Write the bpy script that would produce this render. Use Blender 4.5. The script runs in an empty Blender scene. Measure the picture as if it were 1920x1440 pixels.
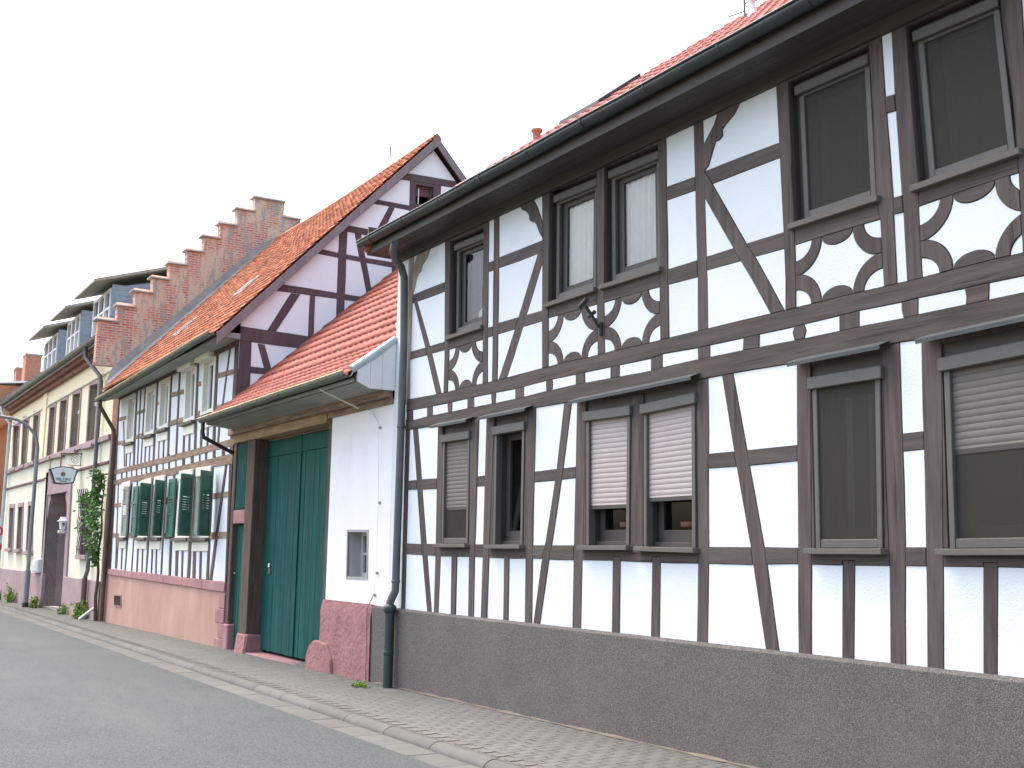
import bpy, bmesh, math, random
from mathutils import Vector, Matrix
from mathutils.geometry import delaunay_2d_cdt
random.seed(7)
SC = bpy.context.scene
COL = SC.collection
# ------------------------------------------------------------------ camera
YAW, PITCH, ROLL, F = -1.01161927, 0.15122785, 0.01537159, 2081.0
CZ = 1.66                                   # eye height above the pavement in front of the big house
D = 6.4                                     # metres from the camera to the line of house fronts
def cam_axes():
    cy, sy, cp, sp = math.cos(YAW), math.sin(YAW), math.cos(PITCH), math.sin(PITCH)
    f = Vector((sy*cp, cy*cp, sp)); r = Vector((cy, -sy, 0)); u = r.cross(f)
    c, s = math.cos(ROLL), math.sin(ROLL)
    return c*r + s*u, -s*r + c*u, f
RT, UP, FW = cam_axes()
cd = bpy.data.cameras.new('camera'); cam = bpy.data.objects.new('camera', cd); COL.objects.link(cam)
cam.matrix_world = Matrix(((RT.x, UP.x, -FW.x, 0), (RT.y, UP.y, -FW.y, 0), (RT.z, UP.z, -FW.z, CZ), (0, 0, 0, 1)))
cd.sensor_width = 36; cd.lens = F/1920*36; cd.clip_start = 0.05; cd.clip_end = 3000
SC.camera = cam
# ------------------------------------------------------------------ sky, sun, exposure
SUN_EL, SUN_AZ = math.radians(64), math.radians(256)      # azimuth clockwise from +Y
w = bpy.data.worlds.new('World'); SC.world = w; w.use_nodes = True
nt = w.node_tree; bgn = nt.nodes['Background']
sky = nt.nodes.new('ShaderNodeTexSky'); sky.sky_type = 'NISHITA'; sky.sun_disc = False
sky.sun_elevation = SUN_EL; sky.sun_rotation = SUN_AZ
sky.air_density = 1.0; sky.dust_density = 6.0; sky.ozone_density = 0.0
nt.links.new(sky.outputs[0], bgn.inputs[0]); bgn.inputs[1].default_value = 0.15
sl = bpy.data.lights.new('sun', 'SUN'); sl.energy = 0.5; sl.angle = math.radians(25); sl.color = (1, .98, .955)
so = bpy.data.objects.new('sun', sl); COL.objects.link(so)
sd = Vector((math.sin(SUN_AZ)*math.cos(SUN_EL), math.cos(SUN_AZ)*math.cos(SUN_EL), math.sin(SUN_EL)))
so.rotation_euler = (-sd).to_track_quat('-Z', 'Y').to_euler(); so.location = (0, -20, 40)
SC.view_settings.view_transform = 'Standard'; SC.view_settings.look = 'None'
SC.view_settings.exposure = 2.08; SC.view_settings.gamma = 1
# ------------------------------------------------------------------ pixels of the photograph to places
def ray(x, y): return RT*((x-960)/F) + UP*(-(y-720)/F) + FW
class Front:                                # a wall plane Y = y facing the street; 2D coordinates are (X, z)
    def __init__(s, y): s.y = y
    def px(s, p):
        d = ray(*p); k = s.y/d.y; return Vector((d.x*k, d.z*k + CZ))
    def to3(s, a, b, d=0): return Vector((a, s.y - d, b))
class Side:                                 # a wall plane X = x facing up the street; 2D coordinates are (Y, z)
    def __init__(s, x): s.x = x
    def px(s, p):
        d = ray(*p); k = s.x/d.x; return Vector((d.y*k, d.z*k + CZ))
    def to3(s, a, b, d=0): return Vector((s.x + d, a, b))
def zf(ox, oy, s): return lambda *c: [(ox + c[i]/s, oy + c[i+1]/s) for i in range(0, len(c), 2)]
A = zf(700, 250, 3.4286); B = zf(1220, 0, 2.743); C = zf(700, 670, 3.4286); DD = zf(1220, 525, 2.743)
E = zf(700, 1000, 3.4286); FZ = zf(1220, 1000, 2.743); V = zf(1460, 360, 4.174)
G = zf(200, 640, 6.26); H = zf(310, 600, 5.333); I = zf(195, 850, 5.76); J = zf(310, 850, 5.333)
K = zf(400, 240, 4); L = zf(380, 480, 4.5); U = zf(380, 780, 2.769); R = zf(180, 360, 4.8)
M = zf(0, 480, 5.144); N = zf(0, 700, 5.5375); O = zf(0, 920, 5.5375); P = zf(60, 840, 9); PX = zf(0, 0, 1)
T = zf(0, 660, 7.2)
def zs(X): return 0.047 - 0.0093*(-6.4 - X)                    # height of the pavement along the house fronts
# ------------------------------------------------------------------ materials
MATS = {}
def mat(name, col, rough=.8, var=.12, scale=6, stretch=(1, 1, 1), bump=.15, bscale=60, col2=None, spec=.3, metal=0, island=0., detail=6, c2amt=None, bdist=.004):
    m = bpy.data.materials.new(name); m.use_nodes = True; t = m.node_tree; n = t.nodes; b = n['Principled BSDF']
    tc = n.new('ShaderNodeTexCoord'); mp = n.new('ShaderNodeMapping'); mp.inputs['Scale'].default_value = stretch
    t.links.new(tc.outputs['Object'], mp.inputs[0])
    nz = n.new('ShaderNodeTexNoise'); nz.inputs['Scale'].default_value = scale; nz.inputs['Detail'].default_value = detail
    nz.inputs['Roughness'].default_value = .65
    t.links.new(mp.outputs[0], nz.inputs['Vector'])
    cr = n.new('ShaderNodeValToRGB'); e = cr.color_ramp.elements
    c2 = col2 if col2 else tuple(min(1, c*(1+var)) for c in col)
    c1 = tuple(c*(1-var) for c in col) if not col2 else col
    e[0].position = .3 if not c2amt else c2amt[0]; e[1].position = .7 if not c2amt else c2amt[1]
    e[0].color = (*c1, 1); e[1].color = (*c2, 1)
    t.links.new(nz.outputs[0], cr.inputs[0])
    out = cr.outputs[0]
    if island:
        g = n.new('ShaderNodeNewGeometry'); hs = n.new('ShaderNodeHueSaturation'); mr = n.new('ShaderNodeMapRange')
        mr.inputs['To Min'].default_value = 1-island; mr.inputs['To Max'].default_value = 1+island
        oi = n.new('ShaderNodeObjectInfo'); ad = n.new('ShaderNodeMath'); ad.operation = 'ADD'; fr = n.new('ShaderNodeMath'); fr.operation = 'FRACT'
        t.links.new(g.outputs['Random Per Island'], ad.inputs[0]); t.links.new(oi.outputs['Random'], ad.inputs[1]); t.links.new(ad.outputs[0], fr.inputs[0])
        t.links.new(fr.outputs[0], mr.inputs['Value']); t.links.new(mr.outputs[0], hs.inputs['Value']); t.links.new(out, hs.inputs['Color'])
        out = hs.outputs[0]
    t.links.new(out, b.inputs['Base Color'])
    b.inputs['Roughness'].default_value = rough; b.inputs['Specular IOR Level'].default_value = spec; b.inputs['Metallic'].default_value = metal
    if bump:
        bz = n.new('ShaderNodeTexNoise'); bz.inputs['Scale'].default_value = bscale; bz.inputs['Detail'].default_value = 4
        t.links.new(mp.outputs[0], bz.inputs['Vector'])
        bp = n.new('ShaderNodeBump'); bp.inputs['Strength'].default_value = bump; bp.inputs['Distance'].default_value = bdist
        t.links.new(bz.outputs[0], bp.inputs['Height']); t.links.new(bp.outputs[0], b.inputs['Normal'])
    MATS[name] = m; m['out'] = 1
    return m
def speckle(m, dark, amt=.5, scale=220):    # grains of another tone over a material
    t = m.node_tree; n = t.nodes; b = n['Principled BSDF']; src = b.inputs['Base Color'].links[0].from_socket
    tc = n.new('ShaderNodeTexCoord'); vo = n.new('ShaderNodeTexVoronoi'); vo.inputs['Scale'].default_value = scale
    t.links.new(tc.outputs['Object'], vo.inputs['Vector'])
    mx = n.new('ShaderNodeMix'); mx.data_type = 'RGBA'; mr = n.new('ShaderNodeMapRange')
    sp = n.new('ShaderNodeSeparateColor'); t.links.new(vo.outputs['Color'], sp.inputs[0])
    mr.inputs['From Min'].default_value = .55; mr.inputs['From Max'].default_value = .75; mr.inputs['To Max'].default_value = amt
    t.links.new(sp.outputs[0], mr.inputs['Value']); t.links.new(mr.outputs[0], mx.inputs[0])
    t.links.new(src, mx.inputs[6]); mx.inputs[7].default_value = (*dark, 1); t.links.new(mx.outputs[2], b.inputs['Base Color'])
def stains(m, colr, scale, lo, hi, amt=.6, stretch=(1, 1, 1)):
    t = m.node_tree; n = t.nodes; b = n['Principled BSDF']; src = b.inputs['Base Color'].links[0].from_socket
    tc = n.new('ShaderNodeTexCoord'); mp = n.new('ShaderNodeMapping'); mp.inputs['Scale'].default_value = stretch
    nz = n.new('ShaderNodeTexNoise'); nz.inputs['Scale'].default_value = scale; nz.inputs['Detail'].default_value = 8; nz.inputs['Roughness'].default_value = .7
    t.links.new(tc.outputs['Object'], mp.inputs[0]); t.links.new(mp.outputs[0], nz.inputs['Vector'])
    mr = n.new('ShaderNodeMapRange'); mr.inputs['From Min'].default_value = lo; mr.inputs['From Max'].default_value = hi; mr.inputs['To Max'].default_value = amt
    t.links.new(nz.outputs[0], mr.inputs['Value']); mx = n.new('ShaderNodeMix'); mx.data_type = 'RGBA'
    t.links.new(mr.outputs[0], mx.inputs[0]); t.links.new(src, mx.inputs[6]); mx.inputs[7].default_value = (*colr, 1); t.links.new(mx.outputs[2], b.inputs['Base Color'])
def sheet(name, tint, gloss, diffuse=None, dif=.0):          # window glass, fly screen: see-through with a reflection
    m = bpy.data.materials.new(name); m.use_nodes = True; t = m.node_tree; n = t.nodes
    for x in list(n):
        if x.type != 'OUTPUT_MATERIAL': n.remove(x)
    o = [x for x in n if x.type == 'OUTPUT_MATERIAL'][0]
    tr = n.new('ShaderNodeBsdfTransparent'); tr.inputs[0].default_value = (*tint, 1)
    gl = n.new('ShaderNodeBsdfGlossy'); gl.inputs['Roughness'].default_value = .04
    mx = n.new('ShaderNodeMixShader'); fr = n.new('ShaderNodeFresnel'); fr.inputs[0].default_value = 1.45
    ml = n.new('ShaderNodeMath'); ml.operation = 'MULTIPLY'; ml.inputs[1].default_value = gloss
    t.links.new(fr.outputs[0], ml.inputs[0]); t.links.new(ml.outputs[0], mx.inputs[0])
    t.links.new(tr.outputs[0], mx.inputs[1]); t.links.new(gl.outputs[0], mx.inputs[2]); out = mx
    if diffuse:
        df = n.new('ShaderNodeBsdfDiffuse'); df.inputs[0].default_value = (*diffuse, 1)
        m2 = n.new('ShaderNodeMixShader'); m2.inputs[0].default_value = dif
        t.links.new(mx.outputs[0], m2.inputs[1]); t.links.new(df.outputs[0], m2.inputs[2]); out = m2
    t.links.new(out.outputs[0], o.inputs[0]); MATS[name] = m; return m
W_ = (.108, .085, .077); W2_ = (.05, .040, .036)
mat('wood_v', W2_, .8, col2=W_, scale=2.2, stretch=(9, 9, .6), bump=.5, bscale=9, island=.14)
mat('wood_h', W2_, .8, col2=W_, scale=2.2, stretch=(.6, 9, 9), bump=.55, bscale=9, island=.14)
stains(MATS['wood_v'], (.17, .14, .125), 1.6, .6, .72, .55, (10, 10, .35)); stains(MATS['wood_h'], (.17, .14, .125), 1.6, .6, .72, .55, (.35, 10, 10))
stains(MATS['wood_v'], (.025, .018, .016), 2.4, .57, .66, .75, (11, 11, .5)); stains(MATS['wood_h'], (.025, .018, .016), 2.4, .57, .66, .75, (.5, 11, 11))
mat('wood_pale', (.16, .13, .105), .85, col2=(.36, .32, .27), scale=2.5, stretch=(9, 9, .6), bump=.4, bscale=9)
mat('verge_grey', (.18, .15, .15), .8, col2=(.26, .22, .22), scale=2, stretch=(5, 5, 1), bump=.3, bscale=10)
mat('wood_purple', (.085, .054, .056), .8, col2=(.125, .083, .085), scale=2, stretch=(5, 5, 1), bump=.3, bscale=10, island=.12)
mat('wood_old_h', (.13, .085, .06), .85, col2=(.36, .25, .17), scale=3, stretch=(.9, 8, 8), bump=.5, bscale=8, island=.15)
mat('wood_old_v', (.045, .032, .027), .85, col2=(.12, .083, .062), scale=3, stretch=(8, 8, .8), bump=.5, bscale=8, island=.15)
mat('wood_ochre', (.2, .13, .07), .85, col2=(.42, .3, .17), scale=3, stretch=(.9, 8, 8), bump=.4, bscale=8)
mat('plaster_gable_brightened', (.83, .86, .845), .95, var=.03, scale=3, bump=.3, bscale=40, bdist=.006)  # gable side gets little light; extra brightness is put into its plaster colour
mat('plaster_white', (.66, .71, .735), .95, var=.03, scale=2.2, bump=.4, bscale=55, bdist=.009, island=.03)
stains(MATS['plaster_white'], (.55, .56, .55), 1.4, .56, .8, .5); stains(MATS['plaster_white'], (.70, .71, .71), .6, .5, .7, .6, (1, 1, .6))
mat('plaster_warm', (.78, .775, .765), .95, var=.05, scale=2, bump=.4, bscale=40, bdist=.006)
stains(MATS['plaster_warm'], (.55, .5, .45), 1.1, .56, .85, .5, (1.6, 1.6, .5))
mat('roughcast', (.105, .096, .09), .95, col2=(.145, .132, .124), scale=1.6, bump=1, bscale=170, bdist=.01)
speckle(MATS['roughcast'], (.24, .225, .21), .6, 190); speckle(MATS['roughcast'], (.05, .045, .042), .55, 150)
stains(MATS['roughcast'], (.17, .14, .115), .8, .56, .8, .4, (1, 1, 1.6))
mat('core', (.05, .04, .036), .9, bump=0)
mat('trim_grey', (.09, .088, .077), .55, var=.1, scale=8, bump=.05, bscale=60, spec=.4)
mat('trim_dark', (.052, .046, .04), .6, var=.1, scale=5, bump=.1, bscale=30, spec=.4)
mat('canopy_metal', (.075, .085, .085), .5, var=.15, scale=6, bump=.05, spec=.5)
mat('sill_stone', (.115, .105, .09), .7, var=.1)
mat('slat_beige', (.38, .33, .315), .6, var=.05, bump=.03, spec=.3)
mat('slat_grey', (.15, .138, .12), .6, var=.08, bump=.03, spec=.2)
mat('zinc_dark', (.035, .045, .043), .42, var=.25, scale=5, bump=.05, spec=.5, metal=.3)
mat('zinc_green', (.10, .115, .085), .5, var=.25, scale=6, bump=.08, spec=.5, metal=.2)
mat('zinc_light', (.42, .5, .52), .45, var=.15, scale=8, bump=.1, spec=.5)
mat('gutter_ochre', (.5, .38, .2), .5, var=.3, scale=7, bump=.1, spec=.4)
mat('pipe_green', (.022, .042, .036), .45, var=.2, scale=6, bump=.05, spec=.5)
mat('galvanised', (.22, .235, .24), .5, var=.15, scale=6, bump=.03, spec=.5)
mat('pipe_grey', (.085, .09, .09), .5, var=.15, scale=6, bump=.03, spec=.5)
mat('soffit', (.052, .047, .042), .6, var=.2, scale=2, stretch=(.5, 6, 6), bump=.1, bscale=20, spec=.4)
mat('soffit_green', (.25, .27, .23), .7, var=.15, scale=3, stretch=(.5, 4, 4), bump=.1)
mat('tile_red', (.25, .066, .046), .75, col2=(.33, .10, .072), scale=9, bump=.2, bscale=70, island=.2)
stains(MATS['tile_red'], (.16, .075, .055), 1.8, .55, .72, .6)
mat('tile_rose', (.29, .085, .075), .75, col2=(.37, .125, .105), scale=9, bump=.2, bscale=70, island=.1)
mat('tile_orange', (.29, .082, .04), .85, col2=(.43, .16, .085), scale=5, bump=.3, bscale=60, island=.32)
stains(MATS['tile_orange'], (.17, .075, .05), 1.3, .52, .68, .7)
stains(MATS['tile_orange'], (.27, .2, .1), 2.2, .55, .72, .75)
mat('gate_green', (.003, .046, .041), .75, col2=(.010, .095, .08), scale=3, stretch=(7, 7, .5), bump=.4, bscale=12, spec=.15, island=.12)
stains(MATS['gate_green'], (.14, .18, .16), 4, .56, .74, .6, (10, 10, .35))
mat('shutter_green', (.028, .115, .078), .5, var=.2, scale=6, bump=.1, spec=.4)
mat('pink_plinth', (.25, .118, .115), .95, col2=(.34, .18, .172), scale=3, bump=.9, bscale=14, bdist=.03)
mat('salmon_plinth', (.36, .20, .16), .95, col2=(.46, .30, .25), scale=1.2, bump=.3, bscale=30, stretch=(1, 1, .5))
mat('sandstone_band', (.25, .125, .125), .9, col2=(.35, .20, .195), scale=3, bump=.4, bscale=25)
mat('cream_wall', (.76, .66, .43), .95, col2=(.80, .71, .50), scale=1.2, bump=.2, bscale=40)
stains(MATS['cream_wall'], (.6, .52, .36), .9, .58, .85, .4)
mat('pale_wall', (.60, .585, .45), .95, col2=(.68, .665, .54), scale=1, bump=.2, bscale=40)
mat('mauve_stone', (.27, .19, .195), .9, col2=(.36, .27, .275), scale=2.5, bump=.3, bscale=30)
mat('mauve_dark', (.16, .08, .09), .8, var=.2, scale=4, bump=.2)
mat('brick_brown', (.17, .085, .06), .9, col2=(.30, .15, .11), scale=5, bump=.4, bscale=30, island=.2)
mat('slate_blue', (.24, .29, .33), .7, col2=(.36, .42, .46), scale=6, bump=.5, bscale=20, stretch=(1, 1, 3))
mat('dormer_roof', (.36, .34, .28), .8, var=.15, scale=3, bump=.1)
mat('slate_roof', (.16, .15, .14), .8, col2=(.3, .28, .27), scale=6, bump=.5, bscale=20)
mat('white_paint', (.78, .78, .78), .5, var=.03, bump=.02, spec=.4)
mat('cream_paint', (.68, .67, .56), .6, var=.05, bump=.05)
mat('curtain', (.72, .73, .71), .95, var=.06, scale=30, stretch=(1, 1, .3), bump=.2, bscale=90)
mat('room', (.018, .017, .015), .95, bump=0); mat('room_light', (.07, .065, .055), .95, bump=0)
mat('asphalt', (.033, .044, .048), .9, col2=(.047, .058, .062), scale=.8, bump=.8, bscale=170, bdist=.008)
speckle(MATS['asphalt'], (.14, .145, .145), .55, 120); speckle(MATS['asphalt'], (.03, .033, .034), .5, 150); stains(MATS['asphalt'], (.085, .09, .09), .35, .52, .72, .6, (.5, 1.6, 1)); stains(MATS['asphalt'], (.04, .045, .047), 1.1, .6, .68, .5, (.35, 1.2, 1)); stains(MATS['asphalt'], (.17, .165, .15), 7, .72, .78, .5)
mat('paver', (.102, .104, .096), .95, col2=(.132, .133, .123), scale=4, bump=.6, bscale=150, island=.09)
speckle(MATS['paver'], (.085, .082, .075), .45, 160); stains(MATS['paver'], (.10, .095, .083), 1.3, .55, .75, .5)
mat('joint_sand', (.095, .09, .08), .95, col2=(.125, .117, .103), scale=20, bump=.4)
mat('kerb_stone', (.084, .086, .080), .95, col2=(.112, .113, .105), scale=5, bump=.5, bscale=120, island=.10)
speckle(MATS['kerb_stone'], (.08, .076, .07), .4, 160); stains(MATS['kerb_stone'], (.085, .08, .07), 1.7, .55, .75, .5)
mat('dust', (.10, .088, .07), .95, col2=(.19, .155, .115), scale=6, bump=.5, bscale=60)
mat('earth', (.13, .12, .09), .95, col2=(.18, .16, .12), scale=.3, bump=.3)
mat('iron', (.03, .028, .028), .55, var=.3, bump=.1, spec=.5)
mat('leaf', (.07, .16, .04), .6, col2=(.17, .30, .09), scale=4, bump=0, island=.35, spec=.3)
mat('leaf_yellow', (.12, .2, .03), .6, col2=(.22, .3, .06), scale=4, bump=0, island=.35, spec=.3)
mat('stem', (.1, .08, .05), .9)
mat('clay', (.42, .2, .13), .85, var=.2, scale=8)
mat('ironwork_red', (.25, .07, .06), .6)
mat('sign_white', (.72, .78, .80), .4, var=.02, bump=0, spec=.5)
mat('ink', (.02, .025, .03), .5, bump=0); mat('emblem_red', (.5, .08, .03), .5, bump=0); mat('emblem_gold', (.6, .36, .06), .5, bump=0); mat('emblem_green', (.1, .26, .05), .5, bump=0)
mat('orange_wall', (.42, .20, .10), .9, col2=(.5, .26, .14), scale=2, bump=.2)
mat('red_sign', (.5, .03, .04), .4, bump=0)
mat('grey_box', (.52, .54, .52), .6, var=.05, bump=.02)
mat('surround', (.33, .33, .325), .9, var=.08)
mat('mortar', (.26, .25, .225), .95, col2=(.42, .40, .37), scale=4, bump=.6, bscale=30)
sheet('glass', (.86, .88, .85), .9)
sheet('screen', (.42, .42, .38), .12, (.10, .098, .082), .42)
def brickwork():                            # old gable: brick showing through patches of plaster
    m = bpy.data.materials.new('old_brick'); m.use_nodes = True; t = m.node_tree; n = t.nodes; b = n['Principled BSDF']
    tc = n.new('ShaderNodeTexCoord'); sp = n.new('ShaderNodeSeparateXYZ'); cb = n.new('ShaderNodeCombineXYZ')
    t.links.new(tc.outputs['Object'], sp.inputs[0]); t.links.new(sp.outputs['Y'], cb.inputs['X']); t.links.new(sp.outputs['Z'], cb.inputs['Y'])
    br = n.new('ShaderNodeTexBrick'); br.inputs['Scale'].default_value = 1; br.inputs['Brick Width'].default_value = .21; br.inputs['Row Height'].default_value = .066
    br.inputs['Mortar Size'].default_value = .014; br.inputs['Color1'].default_value = (.42, .10, .05, 1); br.inputs['Color2'].default_value = (.56, .24, .12, 1); br.inputs['Mortar'].default_value = (.52, .44, .38, 1)
    t.links.new(cb.outputs[0], br.inputs['Vector'])
    def noise(s, lo, hi, st=(1, 1, 1)):
        mp = n.new('ShaderNodeMapping'); mp.inputs['Scale'].default_value = st; t.links.new(tc.outputs['Object'], mp.inputs[0])
        z = n.new('ShaderNodeTexNoise'); z.inputs['Scale'].default_value = s; z.inputs['Detail'].default_value = 8; z.inputs['Roughness'].default_value = .72
        t.links.new(mp.outputs[0], z.inputs['Vector']); r = n.new('ShaderNodeMapRange'); r.inputs['From Min'].default_value = lo; r.inputs['From Max'].default_value = hi
        t.links.new(z.outputs[0], r.inputs['Value']); return r.outputs[0]
    def mix(f, a, c):
        x = n.new('ShaderNodeMix'); x.data_type = 'RGBA'; t.links.new(f, x.inputs[0]); t.links.new(a, x.inputs[6])
        if isinstance(c, tuple): x.inputs[7].default_value = (*c, 1)
        else: t.links.new(c, x.inputs[7])
        return x.outputs[2]
    o = mix(noise(1.5, .48, .56, (1, 1.4, .7)), br.outputs[0], (.58, .46, .33))
    o = mix(noise(2.3, .52, .60, (1, 2.6, .6)), o, (.33, .32, .28))
    o = mix(noise(9, .56, .7), o, (.42, .16, .10))
    t.links.new(o, b.inputs['Base Color']); b.inputs['Roughness'].default_value = .95
    bz = n.new('ShaderNodeTexNoise'); bz.inputs['Scale'].default_value = 14; t.links.new(tc.outputs['Object'], bz.inputs['Vector'])
    bp = n.new('ShaderNodeBump'); bp.inputs['Strength'].default_value = .6; bp.inputs['Distance'].default_value = .03; t.links.new(bz.outputs[0], bp.inputs['Height']); t.links.new(bp.outputs[0], b.inputs['Normal'])
    MATS['old_brick'] = m
brickwork()
# ------------------------------------------------------------------ mesh helpers
def link(name, me, m, parent, kind=None):
    me.materials.clear()
    if m: me.materials.append(MATS[m])
    o = bpy.data.objects.new(name, me); COL.objects.link(o)
    if parent: o.parent = parent
    if kind: o['kind'] = kind
    return o
def base(parent):                           # world position of the thing a part belongs to
    p = Vector((0, 0, 0))
    while parent: p += parent.location; parent = parent.parent
    return p
class MB:
    def __init__(s): s.v = []; s.f = []; s.sm = []
    def add(s, vs, fs, smooth=False):
        k = len(s.v); s.v += [Vector(x) for x in vs]; s.f += [[i+k for i in f] for f in fs]; s.sm += [smooth]*len(fs); return s
    def hexa(s, a, b):                      # two quads (loops of four) joined into a solid
        return s.add(list(a)+list(b), [(0, 1, 2, 3), (7, 6, 5, 4), (4, 5, 1, 0), (5, 6, 2, 1), (6, 7, 3, 2), (7, 4, 0, 3)])
    def box(s, x0, x1, y0, y1, z0, z1):
        return s.hexa([(x0, y0, z0), (x1, y0, z0), (x1, y0, z1), (x0, y0, z1)], [(x0, y1, z0), (x1, y1, z0), (x1, y1, z1), (x0, y1, z1)])
    def prism(s, fr, poly, d0, d1):         # outline in a wall's 2D coordinates, from depth d0 (front) to d1
        n = len(poly); a = [fr.to3(p[0], p[1], d0) for p in poly]; b = [fr.to3(p[0], p[1], d1) for p in poly]
        return s.add(a+b, [list(range(n)), list(range(2*n-1, n-1, -1))]+[[i, i+n, (i+1) % n+n, (i+1) % n] for i in range(n)])
    def tube(s, path, r, n=10, cap=True):
        path = [Vector(p) for p in path]; rs = r if isinstance(r, (list, tuple)) else [r]*len(path); k = len(s.v); vs = []; fs = []
        for i, p in enumerate(path):
            t = (path[min(i+1, len(path)-1)]-path[max(i-1, 0)]).normalized()
            a = t.orthogonal().normalized() if i == 0 else (pa - t*pa.dot(t)).normalized()
            pa = a; b = t.cross(a)
            vs += [p+(a*math.cos(2*math.pi*j/n)+b*math.sin(2*math.pi*j/n))*rs[i] for j in range(n)]
        for i in range(len(path)-1):
            for j in range(n): fs.append((i*n+j, i*n+(j+1) % n, (i+1)*n+(j+1) % n, (i+1)*n+j))
        s.add(vs, fs, True)
        if cap: s.add(vs[:n][::-1], [list(range(n))]); s.add(vs[-n:], [list(range(n))])
        return s
    def lathe(s, c, prof, n=14):            # (radius, height) about a vertical axis through c
        vs = []; fs = []
        for r, z in prof: vs += [Vector(c)+Vector((r*math.cos(2*math.pi*j/n), r*math.sin(2*math.pi*j/n), z)) for j in range(n)]
        for i in range(len(prof)-1):
            for j in range(n): fs.append((i*n+j, i*n+(j+1) % n, (i+1)*n+(j+1) % n, (i+1)*n+j))
        return s.add(vs, fs, True)
    def sweep(s, prof, path, closed=False):  # prof: list of (dy, dz); path along X: list of (x, y, z)
        n = len(prof); vs = [(x, y+p[0], z+p[1]) for x, y, z in path for p in prof]; fs = []
        for i in range(len(path)-1):
            for j in range(n if closed else n-1): fs.append((i*n+j, i*n+(j+1) % n, (i+1)*n+(j+1) % n, (i+1)*n+j))
        s.add(vs, fs, False)
        if closed: s.add(vs[:n], [list(range(n))]); s.add(vs[-n:], [list(range(n))[::-1]])
        return s
    def build(s, name, m, parent=None, kind=None, fix=True, bevel=0):
        off = base(parent)
        me = bpy.data.meshes.new(name); me.from_pydata([tuple(v-off) for v in s.v], [], s.f)
        me.polygons.foreach_set('use_smooth', s.sm)
        if fix or bevel:
            bm = bmesh.new(); bm.from_mesh(me)
            bmesh.ops.recalc_face_normals(bm, faces=bm.faces)
            if bevel: bmesh.ops.bevel(bm, geom=[e for e in bm.edges if len(e.link_faces) == 2 and e.calc_face_angle(0) > .6], offset=bevel, segments=1, affect='EDGES')
            bm.to_mesh(me); bm.free()
        return link(name, me, m, parent, kind)
def thing(name, loc, label, cat, group=None):
    o = bpy.data.objects.new(name, None); COL.objects.link(o); o.location = loc; o.empty_display_size = .2
    o['label'] = label; o['category'] = cat
    if group: o['group'] = group
    return o
def tag(o, label, cat, group=None):
    o['label'] = label; o['category'] = cat
    if group: o['group'] = group
    return o
class Quad:                                 # four pixel corners (left-top, right-top, right-bottom, left-bottom) on a wall
    def __init__(s, fr, pts, px=True):
        s.fr = fr; s.c = [fr.px(p) for p in pts] if px else [Vector(p) for p in pts]
        tl, tr, br, bl = s.c; s.w = ((tr-tl).length+(br-bl).length)/2; s.h = ((tl-bl).length+(tr-br).length)/2
    def at(s, u, v):                        # metres from the lower left corner
        a, b = u/s.w, v/s.h; tl, tr, br, bl = s.c
        return bl*(1-a)*(1-b)+br*a*(1-b)+tl*(1-a)*b+tr*a*b
    def p3(s, u, v, d): q = s.at(u, v); return s.fr.to3(q.x, q.y, d)
    def bar(s, mb, u0, u1, v0, v1, d0, d1):  # d0 back, d1 front
        return mb.hexa([s.p3(u0, v0, d1), s.p3(u1, v0, d1), s.p3(u1, v1, d1), s.p3(u0, v1, d1)], [s.p3(u0, v0, d0), s.p3(u1, v0, d0), s.p3(u1, v1, d0), s.p3(u0, v1, d0)])
    def face(s, mb, u0, u1, v0, v1, d): return mb.add([s.p3(u0, v0, d), s.p3(u1, v0, d), s.p3(u1, v1, d), s.p3(u0, v1, d)], [(0, 1, 2, 3)])
    def ring(s, mb, u0, u1, v0, v1, tw, d0, d1, tb=None, tt=None):
        tb = tw if tb is None else tb; tt = tw if tt is None else tt
        s.bar(mb, u0, u0+tw, v0, v1, d0, d1); s.bar(mb, u1-tw, u1, v0, v1, d0, d1)
        s.bar(mb, u0+tw, u1-tw, v0, v0+tb, d0, d1); s.bar(mb, u0+tw, u1-tw, v1-tt, v1, d0, d1); return mb
def area2(p): return sum(p[i].x*p[i-1].y-p[i-1].x*p[i].y for i in range(len(p)))*-.5
def rough(poly, step=.4, amp=.006):         # hewn edges are never quite straight
    out = []
    for i, p in enumerate(poly):
        q = poly[(i+1) % len(poly)]; d = q-p; n = max(1, int(d.length/step)); out.append(p)
        for k in range(1, n):
            nv = Vector((-d.y, d.x)).normalized(); out.append(p+d*(k/n)+nv*random.uniform(-amp, amp))
    return out
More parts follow.
